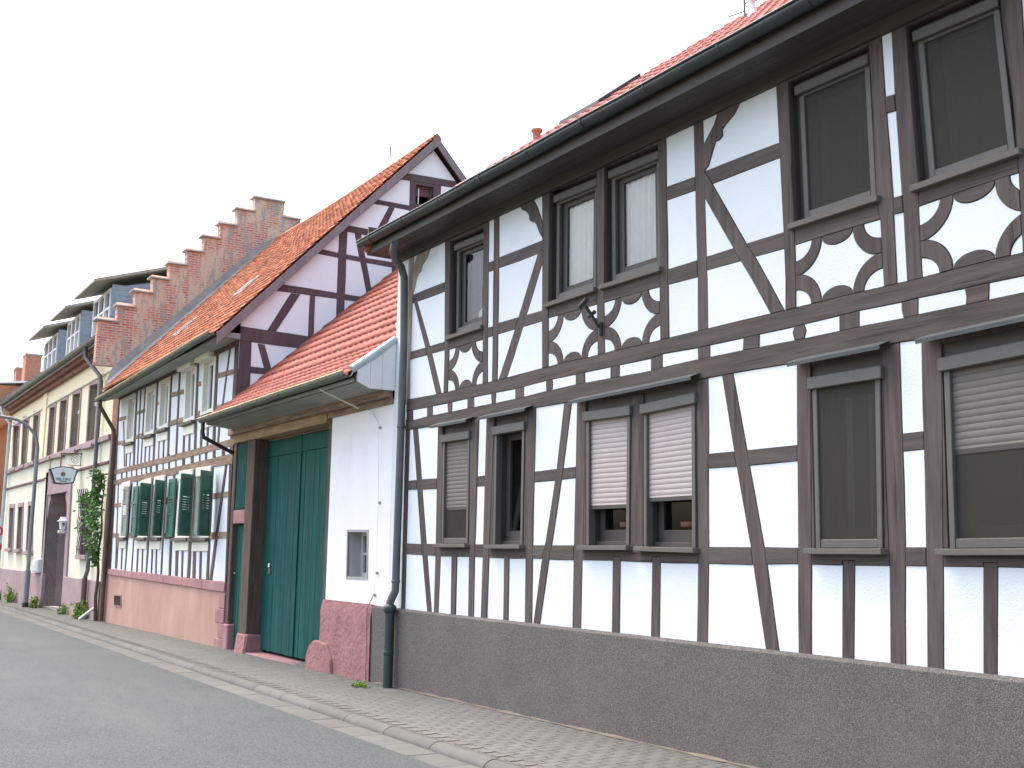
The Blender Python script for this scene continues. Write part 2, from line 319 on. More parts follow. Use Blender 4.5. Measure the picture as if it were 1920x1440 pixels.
def region_mesh(name, fr, tris, verts, front, back, rim, rimback, m, parent, kind=None):
    bm = bmesh.new(); vm = {}; off = base(parent)
    for t in tris:
        for i in t:
            if i not in vm: vm[i] = bm.verts.new(fr.to3(verts[i].x, verts[i].y, front)-off)
    for t in tris:
        try: bm.faces.new([vm[i] for i in t])
        except ValueError: pass
    bmesh.ops.dissolve_degenerate(bm, dist=.0005, edges=bm.edges[:])
    bmesh.ops.recalc_face_normals(bm, faces=bm.faces)
    nd = (fr.to3(0, 0, 1)-fr.to3(0, 0, 0))
    if bm.faces and sum((f.normal.dot(nd)*f.calc_area() for f in bm.faces)) < 0: bmesh.ops.reverse_faces(bm, faces=bm.faces[:])
    outer = [v for v in bm.verts if any(e.is_boundary for e in v.link_edges)]
    if rim: bmesh.ops.inset_region(bm, faces=bm.faces[:], thickness=rim, depth=0, use_boundary=True, use_even_offset=False)
    if rim:
        for v in outer:
            if v.is_valid: v.co -= nd*rimback
    ed = [e for e in bm.edges if e.is_boundary]
    r = bmesh.ops.extrude_edge_only(bm, edges=ed)
    for v in r['geom']:
        if isinstance(v, bmesh.types.BMVert): v.co -= nd*(front-back-rimback if rim else front-back)
    bmesh.ops.recalc_face_normals(bm, faces=bm.faces)
    me = bpy.data.meshes.new(name); bm.to_mesh(me); bm.free()
    return link(name, me, m, parent, kind)
def facade(root, fr, bounds, timbers, openings, panel='plaster_white', pd=.0, rim=.014, core='core', jit=.006, mind=.012, wd=(.012, .02), pmin=.004, matf=None, coreback=.25):
    """timber frame: every timber and every infill panel between them becomes a part of its own"""
    polys = [[Vector(p) for p in bounds]]+[[Vector(p) for p in o] for o in openings]; no = len(openings)
    for nm, pts in timbers: polys.append([Vector(p) for p in pts] if nm == 'ornament' or jit == 0 else rough([Vector(p) for p in pts], amp=jit))
    vs = []; fs = []
    for p in polys:
        if area2(p) < 0: p = p[::-1]
        k = len(vs); vs += p; fs.append(list(range(k, k+len(p))))
    ov, oe, of, _, _, orf = delaunay_2d_cdt(vs, [], fs, 1, 1e-4)
    own = {}; pan = []; allt = []
    for f, src in zip(of, orf):
        if 0 not in src or any(0 < s <= no for s in src): continue
        allt.append(f); t = [s for s in src if s > no]
        if t: own.setdefault(min(t), []).append(f)
        else: pan.append(f)
    def ar(f): return abs((ov[f[1]]-ov[f[0]]).cross(ov[f[2]]-ov[f[0]]))/2
    def split(tl):
        ek = {}; par = list(range(len(tl)))
        def find(i):
            while par[i] != i: par[i] = par[par[i]]; i = par[i]
            return i
        for i, f in enumerate(tl):
            for a, b in zip(f, list(f[1:])+[f[0]]):
                k = (min(a, b), max(a, b))
                if k in ek: par[find(i)] = find(ek[k])
                else: ek[k] = i
        comp = {}
        for i, f in enumerate(tl): comp.setdefault(find(i), []).append(f)
        return list(comp.values())
    for k, tl in own.items():
        nm, pts = timbers[k-no-1]
        xs = [p[0] for p in pts]; ys = [p[1] for p in pts]
        m = matf(nm, max(xs)-min(xs), max(ys)-min(ys)) if matf else ('wood_h' if max(xs)-min(xs) > max(ys)-min(ys) else 'wood_v')
        fr_d = random.uniform(*wd)
        for tr in split(tl):
            if sum(ar(f) for f in tr) > .0008: region_mesh(nm, fr, tr, ov, fr_d, -.03, .004, .012, m, root)
    for tr in split(pan):
        if sum(ar(f) for f in tr) < pmin: continue
        region_mesh('plaster_panel', fr, tr, ov, pd, -.03, rim, mind, panel, root)
    o = region_mesh('wall_core', fr, allt, ov, -.028, -coreback, 0, 0, core, root)
    return o
def poly(fr, *parts): return [fr.px(p) for q in parts for p in q]
def strip(fr, top, bot): return [fr.px(p) for p in top]+[fr.px(p) for p in bot[::-1]]
def vpost(fr, p0, w0, p1, w1):              # post from p0 down to p1 with pixel widths
    return [fr.px((p0[0]-w0/2, p0[1])), fr.px((p0[0]+w0/2, p0[1])), fr.px((p1[0]+w1/2, p1[1])), fr.px((p1[0]-w1/2, p1[1]))]
def hrail(fr, p0, t0, p1, t1): return [fr.px((p0[0], p0[1]-t0/2)), fr.px((p1[0], p1[1]-t1/2)), fr.px((p1[0], p1[1]+t1/2)), fr.px((p0[0], p0[1]+t0/2))]
# ------------------------------------------------------------------ roof tiles
def tile_mesh(name, wd, ln, m):
    v = []; f = []; pr = [(-.5, .012), (-.36, .03), (-.2, .03), (-.06, .004), (.2, .0), (.42, .004), (.52, .02)]
    for y, dz in ((0, .034), (ln*.5, .017), (ln, 0)):
        v += [(p*wd, y, z+dz) for p, z in pr]
    n = len(pr)
    for i in range(2):
        for j in range(n-1): f.append((i*n+j, i*n+j+1, (i+1)*n+j+1, (i+1)*n+j))
    k = len(v); v += [(p*wd, 0, z+.004) for p, z in pr]
    for j in range(n-1): f.append((k+j, k+j+1, j+1, j))
    me = bpy.data.meshes.new(name); me.from_pydata(v, [], f); me.polygons.foreach_set('use_smooth', [True]*len(f)); me.materials.append(MATS[m]); return me
def tiles(roof, me, m, spots, nmax=300, key=None):
    """spots: list of (location, slope, yaw-jitter); those nearest the camera are single tiles, the rest one mass"""
    off = base(roof); spots = sorted(spots, key=key or (lambda s: (s[0]-Vector((0, 0, CZ))).length))
    for loc, sl_, jz in spots[:nmax]:
        o = bpy.data.objects.new('tile', me); COL.objects.link(o); o.parent = roof; o.location = loc-off; o.rotation_euler = (sl_, 0, jz)
    rest = spots[nmax:]
    if rest:
        mb = MB(); vv = [v.co.copy() for v in me.vertices]; ff = [tuple(p.vertices) for p in me.polygons]
        for loc, sl_, jz in rest:
            mt = Matrix.Translation(loc) @ Matrix.Rotation(jz, 4, 'Z') @ Matrix.Rotation(sl_, 4, 'X'); mb.add([mt @ v for v in vv], ff, True)
        mb.build('tiling', m, roof, 'stuff', fix=False)
def gutter(root, x0, x1, yz0, yz1, r, m, step=.95, brk=True, lip=None):
    prof = [(r*math.cos(a), r*math.sin(a)) for a in [math.pi*(1+i/8) for i in range(9)]]
    prof = prof+[(p[0]*.93, p[1]*.93) for p in prof[::-1]]
    n = max(2, int(abs(x1-x0)/.5)); path = [(x0+(x1-x0)*i/n, yz0[0]+(yz1[0]-yz0[0])*i/n, yz0[1]+(yz1[1]-yz0[1])*i/n+random.uniform(-.004, .004)) for i in range(n+1)]
    g = MB().sweep(prof, path, True)
    g.sm = [True]*len(g.sm); g = g.build('gutter', m, root)
    MB().tube([Vector(p)+Vector((0, -r, .004)) for p in path], .012, 6).build('bead', lip or m, g)
    k = 0; x = min(x0, x1)+.35
    while brk and x < max(x0, x1):
        t = (x-x0)/(x1-x0); y = yz0[0]+(yz1[0]-yz0[0])*t; z = yz0[1]+(yz1[1]-yz0[1])*t
        MB().sweep([(p[0]*1.06, p[1]*1.06) for p in prof[:9]]+[(p[0]*1.0, p[1]*1.0) for p in prof[:9][::-1]], [(x-.014, y, z), (x+.014, y, z)], True).build('bracket', m, g); x += step
    return g
# ================================================================== ground, road, pavement
KB = [(0, 1141), (281, 1232.5), (441, 1286), (581, 1332), (717, 1377), (797, 1404.5), (886, 1435), (940, 1454)]   # kerb front foot
def kerb_y(X):                              # front of the kerb, traced and laid on the road surface
    return KT(X)
_k = []
for p in KB:
    d = ray(*p); k = -1.8/d.z
    for _ in range(12): X = d.x*k; k = (zs(X)-.10-CZ)/d.z
    _k.append((d.x*k, d.y*k))
_k.sort()
def KT(X):
    if X <= _k[0][0]: return _k[0][1]
    if X >= _k[-1][0]: return _k[-1][1]+(X-_k[-1][0])*(_k[-1][1]-_k[-4][1])/(_k[-1][0]-_k[-4][0])
    for (a, b), (c, e) in zip(_k, _k[1:]):
        if a <= X <= c: t = (X-a)/(c-a); return b+(e-b)*t
KS = [(x, sum(KT(x+o) for o in (-3, -1.5, 0, 1.5, 3))/5) for x in [i*.5 for i in range(-170, 9)]]   # smoothed
def ky(X): i = max(0, min(len(KS)-2, int((X+85)/.5))); t = (X-KS[i][0])/.5; return KS[i][1]*(1-t)+KS[i+1][1]*t
KH, KW = .065, .15                          # low round-nosed kerb
def zside(X, Y): return zs(X)-.02*(D-Y)
def zroad(X): return zside(X, ky(X))-KH
xs_ = [-85+i*1.0 for i in range(0, 91)]
gm = MB(); yy = [-600, -60, -8, 20, 60, 900]
gx = [-900, -300, -85, -40, 6, 120, 700]
gm.add([(x, y, zs(max(-85, min(x, 6)))-.5) for x in gx for y in yy], [(i*6+j, (i+1)*6+j, (i+1)*6+j+1, i*6+j+1) for i in range(6) for j in range(5)])
gm.build('ground', 'earth', None, 'structure')
rm = MB(); rows = [-6.5, -4, -1.5, 1.0, 3.0]
vs = []; fs = []
xr = xs_+[8, 20]
for x in xr:
    e = ky(min(x, 3.5))-.30
    for y in rows+[e]: vs.append((x, y, zroad(min(x, 3.5))+.02*max(0, 1-abs((y+.5)/5.5))*1.6))
n = len(rows)+1
fs = [(i*n+j, (i+1)*n+j, (i+1)*n+j+1, i*n+j+1) for i in range(len(xr)-1) for j in range(n-1)]
rm.add(vs, fs, True); rm.build('road', 'asphalt', None, 'structure')
# kerb and gutter slabs, each stone a piece
kerb = MB().add([(x, y, zroad(x)-.1) for x in xs_ for y in (ky(x)-.36, ky(x)+.2)], [(i*2, i*2+2, i*2+3, i*2+1) for i in range(len(xs_)-1)]).build('kerb', 'joint_sand', None, 'structure')
x = -70.0
while x < 3:
    ln = 1.0; g = .006; mb = MB(); st = []
    for xx in (x+g, x+ln-g):
        y = ky(xx); b = zroad(xx); t = zside(xx, y+KW)+random.uniform(-.003, .003)
        st.append([(xx, y, b-.05), (xx, y, b+.012), (xx, y+.018, b+.038), (xx, y+.05, t-.010), (xx, y+.085, t), (xx, y+KW, t), (xx, y+KW, b-.05)])
    mb.add(st[0]+st[1], [(j, j+7, j+8, j+1) for j in range(6)], True); mb.add(st[0], [list(range(7))]); mb.add(st[1], [list(range(6, -1, -1))])
    mb.build('kerbstone', 'kerb_stone', kerb); x += ln
x = -70.0
while x < 3:
    g = .007; mb = MB(); a, b_ = x+g, x+.6-g; h = random.uniform(-.002, .003)
    mb.hexa([(a, ky(a)-.305, zroad(a)+.006+h), (b_, ky(b_)-.305, zroad(b_)+.006+h), (b_, ky(b_)-.006, zroad(b_)+.004+h), (a, ky(a)-.006, zroad(a)+.004+h)],
            [(a, ky(a)-.305, zroad(a)-.06), (b_, ky(b_)-.305, zroad(b_)-.06), (b_, ky(b_)-.006, zroad(b_)-.06), (a, ky(a)-.006, zroad(a)-.06)])
    mb.build('gutter_slab', 'kerb_stone', kerb, bevel=.006); x += .6
# pavement with zig-zag paving stones
sw = MB(); sw.add([(x, y, zside(x, y)-.007) for x in xs_ for y in (ky(x)+KW-.02, D+.8)], [(i*2, i*2+2, i*2+3, i*2+1) for i in range(len(xs_)-1)])
walk = sw.build('pavement', 'joint_sand', None, 'structure')
PW, PL = .112, .225
def paver_mesh():
    z_ = [0, .012, 0, -.012, 0]; n = 8; L_ = []
    g = .0045
    for i in range(5): L_.append((-PW/2+g+z_[i], -PL/2+g+(PL-2*g)*i/4))
    for i in range(4, -1, -1): L_.append((PW/2-g+z_[i], -PL/2+g+(PL-2*g)*i/4))
    n = len(L_); v = [(a*.96, b*.975, 0) for a, b in L_]+[(a, b, -.004) for a, b in L_]+[(a, b, -.03) for a, b in L_]
    f = [list(range(n-1, -1, -1))]+[(i, (i+1) % n, n+(i+1) % n, n+i) for i in range(n)]+[(n+i, n+(i+1) % n, 2*n+(i+1) % n, 2*n+i) for i in range(n)]
    me = bpy.data.meshes.new('paving_stone'); me.from_pydata(v, [], f)
    bm = bmesh.new(); bm.from_mesh(me); bmesh.ops.recalc_face_normals(bm, faces=bm.faces); bm.to_mesh(me); bm.free()
    me.materials.append(MATS['paver']); return me
pme = paver_mesh(); spots = []; i = 0; x = -47.0
while x < 1.5:
    y = ky(x)+KW+.02+(PL/2 if i % 2 else 0)+PL/2-.11
    while y < D+.25:
        if y-PL/2 > ky(x)+KW-.01: spots.append((Vector((x, y, zside(x, y)+random.uniform(-.0006, .0006))), 0, random.uniform(-.008, .008)))
        y += PL
    x += PW; i += 1
def pv(s):                                  # the stones that show largest: inside the view, nearest first
    d = s[0]-Vector((0, 0, CZ)); z = d.dot(FW)
    if z <= 0: return 1e3
    px, py = 960+d.dot(RT)/z*F, 720-d.dot(UP)/z*F
    return d.length+(500 if px > 1940 or py > 1460 else 0)
spots.sort(key=pv)
for loc, _, jz in spots[:300]:
    o = bpy.data.objects.new('paving_stone', pme); COL.objects.link(o); o.parent = walk; o.location = loc; o.rotation_euler = (0, 0, jz)
mb = MB(); vv = [v.co.copy() for v in pme.vertices]; ff = [tuple(p.vertices) for p in pme.polygons]
for loc, _, jz in spots[300:]:
    mt = Matrix.Translation(loc) @ Matrix.Rotation(jz, 4, 'Z'); mb.add([mt @ v for v in vv], ff)
mb.build('paving', 'paver', walk, 'stuff', fix=False)
# ================================================================== the big half-timbered house
F1 = Front(D)
XL, XR, XB = -13.15, -1.2, 12.9             # left end, right end, back
h1 = thing('half_timbered_house', ((XL+XR)/2, D, zs(-7)), 'long white half-timbered house with dark brown beams, curved braces and roller shutters', 'house')
f = F1
def X2(px): return f.px(px)
b2t = [(764, 749.8), (768.5, 748.7), (834, 736.5), (950.8, 707.9), (1017.9, 690.4), (1256.5, 633.3), (1309, 620.9), (1444, 588.8), (1493.5, 576.8), (1611, 548), (1702, 527.7), (1785.8, 506), (1872, 484.6), (1920, 474), (2120, 420)]
b2b = C(213, 348, 258, 338, 345, 322, 480, 295, 607, 265, 760, 233, 912, 203, 1110, 150, 1305, 110, 1530, 62, 1785, 8)+DD(65, 380, 240, 350, 480, 298, 730, 243)+[(1572.6, 592.4), (1611, 582.8), (1691, 566.5), (1722, 558.9), (1809.8, 540.9), (1855.3, 530.6), (1920, 517), (2120, 466)]
b1t = C(213, 414, 258, 405, 350, 380, 480, 355, 610, 328, 760, 300, 915, 268, 1110, 220, 1305, 175, 1530, 135, 1785, 90)+DD(62, 450, 245, 410, 480, 362, 750, 310)+[(1575, 621), (1612, 612.8), (1696, 596.7), (1722, 590), (1811, 572), (1855, 562.4), (1920, 549.3), (2120, 503)]
b1b = [(761, 806.5), (768.5, 805.6), (821, 798.3), (899.8, 782.3), (1004.8, 764.8), (1058.7, 755.5), (1329.4, 708.4), (1495.2, 680), (1688.5, 641.7), (1728.6, 636), (1920, 597), (2120, 555)]
r1t = [(756, 1019.3), (764, 1019.5), (1035, 1023), (1331, 1026.5), (1701, 1027.5), (1920, 1027), (2120, 1026)]
r1b = [(756, 1038.5), (763, 1038.8), (857, 1043.7), (1091, 1050), (1331, 1056.5), (1668, 1060.5), (1845, 1062.7), (1920, 1064), (2120, 1067)]
TM = []
def tm(n, *q): TM.append((n, [tuple(v) for v in poly(f, *q)]))
def tm2(n, *pts): TM.append((n, list(pts)))
XE = -3.55                                   # where traced timbers end; plain framing goes on beyond the frame
def ext(top, bot, n):
    a = [p for p in strip(f, top, bot)]; za, zb = f.px(top[-1]).y, f.px(bot[-1]).y; k = len(top)
    a = a[:k]+[Vector((XR, za)), Vector((XR, zb))]+a[k:]
    TM.append((n, [tuple(v) for v in a]))
# priority: long beams first, then posts, then braces, rails
ext(b2t, b2b, 'beam'); ext(b1t, b1b, 'beam')
# ground floor posts
tm('post', C(213, 400, 240, 400), E(206, 500, 182, 500))
tm('post', C(418, 430, 452, 430), E(437, 120, 420, 530, 390, 530, 402, 120))
tm('post', C(632, 420, 684, 380), E(655, 150, 648, 565, 614, 565, 620, 150))
tm('post', C(733, 380, 785, 375), E(748, 150, 733, 580, 694, 580, 708, 150))
tm('post', C(985, 350, 1050, 320), E(1028, 170, 1022, 610, 977, 610, 982, 170))
tm('post', C(1312, 275, 1370, 270), E(1347, 170, 1337, 650, 1281, 650, 1290, 170))
tm('post', C(1660, 240, 1742, 230, 1742, 1262, 1655, 1262))
tm('post', DD(238, 500, 298, 490), FZ(303, 100, 295, 610, 239, 610, 247, 100))
tm('post', DD(755, 410, 825, 410), FZ(832, 100, 830, 660, 765, 660, 762, 100))
tm('post', DD(1192, 370, 1283, 310), FZ(1315, 100, 1316, 715, 1237, 715, 1230, 100))
tm('post', DD(1395, 295, 1497, 290), FZ(1508, 100, 1510, 735, 1427, 735, 1420, 100))
# posts under the windows
for a in ((E(508, 130, 542, 130, 532, 545, 502, 545)), (E(845, 140, 878, 140, 870, 595, 838, 595)), (E(1545, 150, 1592, 150, 1585, 680, 1537, 680)), (E(1797, 150, 1850, 150, 1842, 720, 1788, 720)), (FZ(990, 140, 1053, 140, 1048, 690, 988, 690)), (FZ(1715, 150, 1788, 150, 1785, 760, 1715, 760))): tm('stud', a)
# ground floor braces
tm('brace', C(256, 450, 288, 440, 345, 1205), E(350, 145, 380, 530, 350, 525, 315, 130), C(308, 1195))
tm('brace', C(1232, 285, 1280, 275, 1225, 705, 1150, 1213), E(1133, 170, 1068, 625, 1028, 620, 1085, 185), C(1105, 1225, 1183, 715))
tm('brace', DD(368, 480, 426, 475, 497, 870, 588, 1378), FZ(602, 160, 669, 645, 602, 640, 530, 160), DD(518, 1378, 432, 885))
ext(r1t, r1b, 'rail')
tm('rail', C(222, 796, 430, 778, 430, 843, 220, 851)); tm('rail', C(640, 773, 760, 755, 755, 826, 640, 832))
tm('rail', C(1000, 742, 1330, 702, 1330, 772, 1000, 806)); tm('rail', DD(280, 897, 790, 847, 790, 927, 280, 970)); tm('rail', DD(1260, 797, 1450, 775, 1450, 866, 1260, 886))
# joist ends between the two beams
for l, r_ in ((218, 257), (348, 384), (481, 510), (608, 651), (761, 791), (914, 971), (1112, 1156), (1305, 1363), (1530, 1586), (1787, 1862)):
    y0 = 330-(l-258)*.213; bul = r_-l < 50 and l in (481, 761, 1112)
    if bul: tm('joist_end', C(l+7, y0-34, r_-7, y0-40, r_, y0+20, r_-6, y0+95, l+6, y0+100, l, y0+25))
    else: tm('joist_end', C(l, y0-30, r_, y0-40, r_+random.uniform(-2, 2), y0+95, l+random.uniform(-3, 3), y0+105))
for a in (DD(243, 330, 308, 320, 308, 420, 247, 425), DD(483, 280, 562, 262, 560, 360, 478, 378), DD(745, 225, 787, 215, 802, 260, 788, 325, 748, 335, 733, 270), V(478, 950, 634, 905, 634, 1080, 480, 1110), V(965, 845, 1096, 815, 1094, 980, 988, 1010, 968, 930), V(1460, 740, 1652, 690, 1648, 865, 1468, 900, 1474, 820), V(2080, 600, 2200, 570, 2200, 750, 2080, 780)): tm('joist_end', a)
# upper floor posts
PALE = len(TM)
tm('corner_post', A(232, 750, 264, 735, 256, 1030, 243, 1420), C(238, 20, 237, 300, 208, 305, 213, 20))
tm('post', A(465, 650, 502, 640, 492, 1330), C(490, 0, 480, 240, 455, 245, 462, 0)); 
tm('post', A(714, 560, 748, 540, 738, 1440), C(738, 180, 705, 190, 708, 0), A(705, 1250))
tm('post', A(779, 520, 812, 505, 806, 1210), C(803, 0, 800, 160, 765, 165, 768, 0))
tm('post', A(1090, 370, 1137, 350, 1130, 1110), C(1128, 0, 1128, 80, 1090, 90, 1090, 0))
tm('post', A(1437, 215, 1486, 190, 1487, 1085, 1492, 1450, 1445, 1460, 1438, 1000))
tm('post', A(1834, 20, 1885, 0, 1905, 1340, 1850, 1360))
tm('post', B(222, 610, 270, 590), DD(293, 0, 297, 270, 245, 285, 245, 0), B(232, 980))
tm('post', B(648, 410, 712, 380, 744, 1160), DD(750, 0, 750, 165, 697, 175, 697, 0), B(687, 1190, 668, 810))
tm('post', B(1124, 200, 1188, 160, 1210, 500, 1253, 1050), V(905, 170, 932, 740, 830, 760, 800, 215), B(1165, 1020))
tm('post', B(1240, 140, 1312, 110, 1380, 960), V(1098, 120, 1130, 690, 1012, 720, 982, 160), B(1295, 1000, 1258, 485))
tm('post', B(1792, -110, 1902, -140, 1965, 880, 2000, 1420, 1925, 1440, 1890, 780))
# upper floor braces and brackets
tm('brace', A(258, 1065, 278, 1060, 368, 1375), C(385, 0, 445, 250, 410, 258, 350, 0), A(340, 1395))
tm('brace', A(1062, 765, 1096, 735, 1096, 815, 905, 1440), C(858, 140, 803, 155), A(855, 1440))
tm('brace', B(280, 880, 320, 945, 495, 1255, 540, 1320), DD(605, 0, 697, 170, 628, 190, 525, 0), B(465, 1340, 425, 1270, 275, 1010))
tm('weathered_bracket', A(300, 735, 385, 690, 350, 800, 318, 850, 312, 885, 296, 900, 284, 925, 272, 985, 258, 1040, 252, 950, 262, 850))
tm('carved_bracket', A(935, 440, 1018, 400, 1056, 470, 1080, 540, 1094, 590, 1094, 680, 1070, 640, 1048, 580, 1030, 570, 1008, 562, 1003, 525, 985, 502, 958, 490, 945, 470))
tm('carved_bracket', B(355, 560, 475, 505, 455, 545, 432, 590, 390, 640, 372, 668, 374, 700, 358, 720, 338, 728, 322, 780, 302, 850, 272, 895, 270, 755, 330, 640))
# upper floor rails
tm('rail', A(240, 1046, 480, 950, 480, 1010, 250, 1094)); tm('rail', A(235, 1407, 480, 1335, 480, 1387, 235, 1455))
tm('rail', A(725, 838, 790, 815, 790, 877, 725, 895)); tm('rail', A(725, 1255, 790, 1235, 790, 1297, 725, 1315))
tm('rail', A(795, 805, 1110, 680, 1110, 755, 795, 872)); tm('rail', A(795, 1224, 1110, 1134, 1110, 1200, 795, 1294))
tm('rail', B(60, 972, 250, 902, 250, 973, 60, 1040)); tm('rail', B(75, 1392, 260, 1334), DD(260, -20, 75, 28))
tm('rail', B(250, 895, 690, 725, 690, 803, 250, 975)); tm('rail', B(265, 1330, 715, 1187, 715, 1272, 265, 1398))
tm('rail', B(1190, 506, 1290, 476, 1290, 562, 1190, 592)); tm('rail', B(1230, 1026, 1330, 995, 1330, 1085, 1230, 1108))
# boards under the upper windows with scalloped edges and the curved crosses below
def interp(pl, x):
    for (a, b), (c, d_) in zip(pl, pl[1:]):
        if a <= x <= c: return b+(d_-b)*(x-a)/(c-a)
    return pl[-1][1]
ORN = [(A(488, 1392, 707, 1326), A(490, 1300, 707, 1225)), (A(1128, 1188, 1445, 1098), A(1128, 1090, 1440, 985)), (A(1487, 1088, 1850, 985), A(1487, 970, 1850, 855)), (V(135, 415, 815, 210), V(128, 240, 815, 30)), (V(1098, 115, 2010, -190), V(1075, -60, 2010, -390))]
for (tl, tr), (wl, wr) in ORN:
    bl = (tl[0]-1, interp(b2t, tl[0]-1)); br = (tr[0]+1, interp(b2t, tr[0]+1))
    q = Quad(f, [tl, tr, br, bl]); Wd, Ht = q.w, q.h
    tm('rail', [wl, wr, tr, tl])
    def uv(u, v): p_ = q.at(u*Wd, v*Ht); return (p_.x, p_.y)
    for cx in (0, 1):
        for cy in (0, 1):
            ru, rv, iu, iv = .295, .51, .155, .275; a = []
            if Wd < 1: ru, iu = .32, .2
            fu = lambda z_: z_ if cx == 0 else 1-z_
            fv = lambda z_: z_ if cy == 0 else 1-z_
            a.append(uv(fu(ru), fv(-.06)))
            for k in range(13): t = k/12*math.pi/2; a.append(uv(fu(ru*math.cos(t)), fv(rv*math.sin(t))))
            a += [uv(fu(-.05), fv(rv)), uv(fu(-.05), fv(iv))]
            for k in range(12, -1, -1): t = k/12*math.pi/2; a.append(uv(fu(iu*math.cos(t)), fv(iv*math.sin(t))))
            a.append(uv(fu(iu), fv(-.06)))
            tm2('ornament', *a)
    for cy in (0, 1):
        fv = lambda z_: z_ if cy == 0 else 1-z_
        a = [uv(.5+(.5-ru)*math.cos(math.pi*k/14), fv(.175*math.sin(math.pi*k/14))) for k in range(15)]+[uv(ru, fv(-.06)), uv(1-ru, fv(-.06))]
        tm2('ornament', *a)
# plain framing to the right of the traced part
zpl, ztop = CZ-.705, CZ+3.86
for x_ in (-3.1, -2.2, -1.35):
    tm2('post', (x_-.11, zpl-.05), (x_+.11, zpl-.05), (x_+.11, ztop), (x_-.11, ztop))
for z_ in (CZ+2.0, CZ+3.1): tm2('rail', (-3.3, z_), (XR, z_), (XR, z_+.17), (-3.3, z_+.17))
# window openings
W1 = C(452, 448, 632, 418, 618, 1203, 441, 1203); W2 = C(785, 390, 985, 352, 970, 1210, 772, 1210)
W3 = C(1370, 288, 1665, 243, 1657, 1216, 1370, 1216); W3b = C(1738, 236)+DD(238, 520, 243, 1383)+C(1738, 1222)
W4 = DD(825, 438, 1192, 372, 1207, 1387, 848, 1387); W5 = DD(1497, 332)+[(2010, 592), (2010, 1030)]+DD(1535, 1390)
U1 = A(502, 695, 714, 608, 702, 1243, 495, 1312); U2 = A(1137, 378, 1437, 252, 1427, 1003, 1131, 1102); U3 = A(1486, 218, 1835, 72, 1848, 872, 1489, 984)
U4 = B(712, 422, 1124, 234, 1165, 1022, 743, 1160); U5 = B(1312, 138, 1792, -70, 1890, 782, 1380, 962)
OPN = [poly(f, q) for q in (W1, W2, W3, W3b, W4, W5, U1, U2, U3, U4, U5)]
zt = CZ+3.83
def grow(c, e):
    m_ = sum((Vector(p) for p in c), Vector((0, 0)))/len(c); return [tuple(Vector(p)+Vector((e if p[0] > m_.x else -e, e if p[1] > m_.y else -e))) for p in c]
for o_ in OPN: tm2('window_casing', *grow(o_, .10))
bounds = [(XL, CZ-.715), (XR, CZ-.715), (XR, zt), (XL, zt)]
def h1mat(nm, w_, h_):
    if nm in ('corner_post', 'weathered_bracket'): return 'wood_pale'
    return 'wood_h' if w_ > h_*1.2 else 'wood_v'
facade(h1, f, bounds, TM, OPN, matf=h1mat, panel='plaster_white', rim=.005, mind=.018, pd=.003, wd=(.005, .014))
# plinth
pl = MB(); xp0 = f.px((701, 1200)).x
prof = []
for x_ in [xp0+(XR+.04-xp0)*i/30 for i in range(31)]: prof.append(x_)
vs = []
for x_ in prof: vs += [(x_, D-.035, zs(x_)-.3), (x_, D-.045, CZ-.735), (x_, D-.012, CZ-.708), (x_, D+.1, CZ-.708)]
pl.add(vs, [(i*4+j, i*4+4+j, i*4+5+j, i*4+1+j) for i in range(30) for j in range(3)]); pl.add(vs[:4], [(0, 1, 2, 3)]); pl.add(vs[-4:], [(3, 2, 1, 0)])
pl.build('plinth', 'roughcast', h1)
# side and back walls, roof
SR = .775; HK = 1.12; zr0, yr0 = CZ+4.03, 5.95; sl1 = math.atan(SR); yrg = 9.45; zrg = zr0+(yrg-yr0)*SR
for xw, d_ in ((XL, -1), (XR, 1)):
    MB().prism(Side(xw), [(D-.002, zs(xw)-.4), (XB, zs(xw)-.4), (XB, CZ+3.9)]+([] if d_ < 0 else [(yrg, zrg-.2)])+[(D-.002, CZ+3.95)], 0 if d_ > 0 else -.0, -.2*d_).build('side_wall', 'plaster_warm', h1)
MB().box(XL+.2, XR-.2, XB-.2, XB, zs(-7)-.4, CZ+3.9).build('back_wall', 'plaster_warm', h1)
yb = 2*yrg-yr0; XE0 = XL-.12; XH = XE0+(yrg-yr0)*HK; rf = MB(); E1 = XR+.2
dk = [(XE0, yr0+.03, zr0), (E1, yr0+.03, zr0), (E1, yrg, zrg), (XH, yrg, zrg), (XE0, yb, zr0), (E1, yb, zr0)]
up_ = [(p[0], p[1], p[2]-.03) for p in dk]; lo_ = [(p[0], p[1], p[2]-.12) for p in dk]
rf.add(up_+lo_, [(0, 1, 2, 3), (4, 3, 2, 5), (0, 3, 4), (6, 9, 8, 7), (10, 11, 8, 9), (6, 10, 9), (0, 6, 7, 1), (4, 5, 11, 10), (0, 4, 10, 6), (1, 7, 8, 2), (2, 8, 11, 5)])
roof1 = rf.build('roof', 'soffit', h1, fix=False)
tme = tile_mesh('tile', .21, .38, 'tile_rose'); sp = []
x = XL-.02
while x < XR+.2:
    for r_ in range(14):
        s = .0+r_*.325; y = yr0+s*math.cos(sl1); 
        if y < yrg-.05 and x-.08 > XE0+(y-yr0)*HK: sp.append((Vector((x, y, zr0+s*math.sin(sl1)+.01+random.uniform(0, .006))), sl1, random.uniform(-.01, .01)))
    x += .205
tiles(roof1, tme, 'tile_rose', sp, 300, lambda s: abs(s[0].x+7.5)+abs(s[0].y-8.5)*1.0)
for k in range(12):
    t0_, t1_ = k/12, (k+1.08)/12; P_ = lambda t: Vector((XE0+(XH-XE0)*t, yr0+(yrg-yr0)*t, zr0+(zrg-zr0)*t-.03))
    MB().tube([P_(t0_), P_(min(1, t1_))], [.10, .085], 9).build('hip_tile', 'tile_rose', roof1)
x = XH
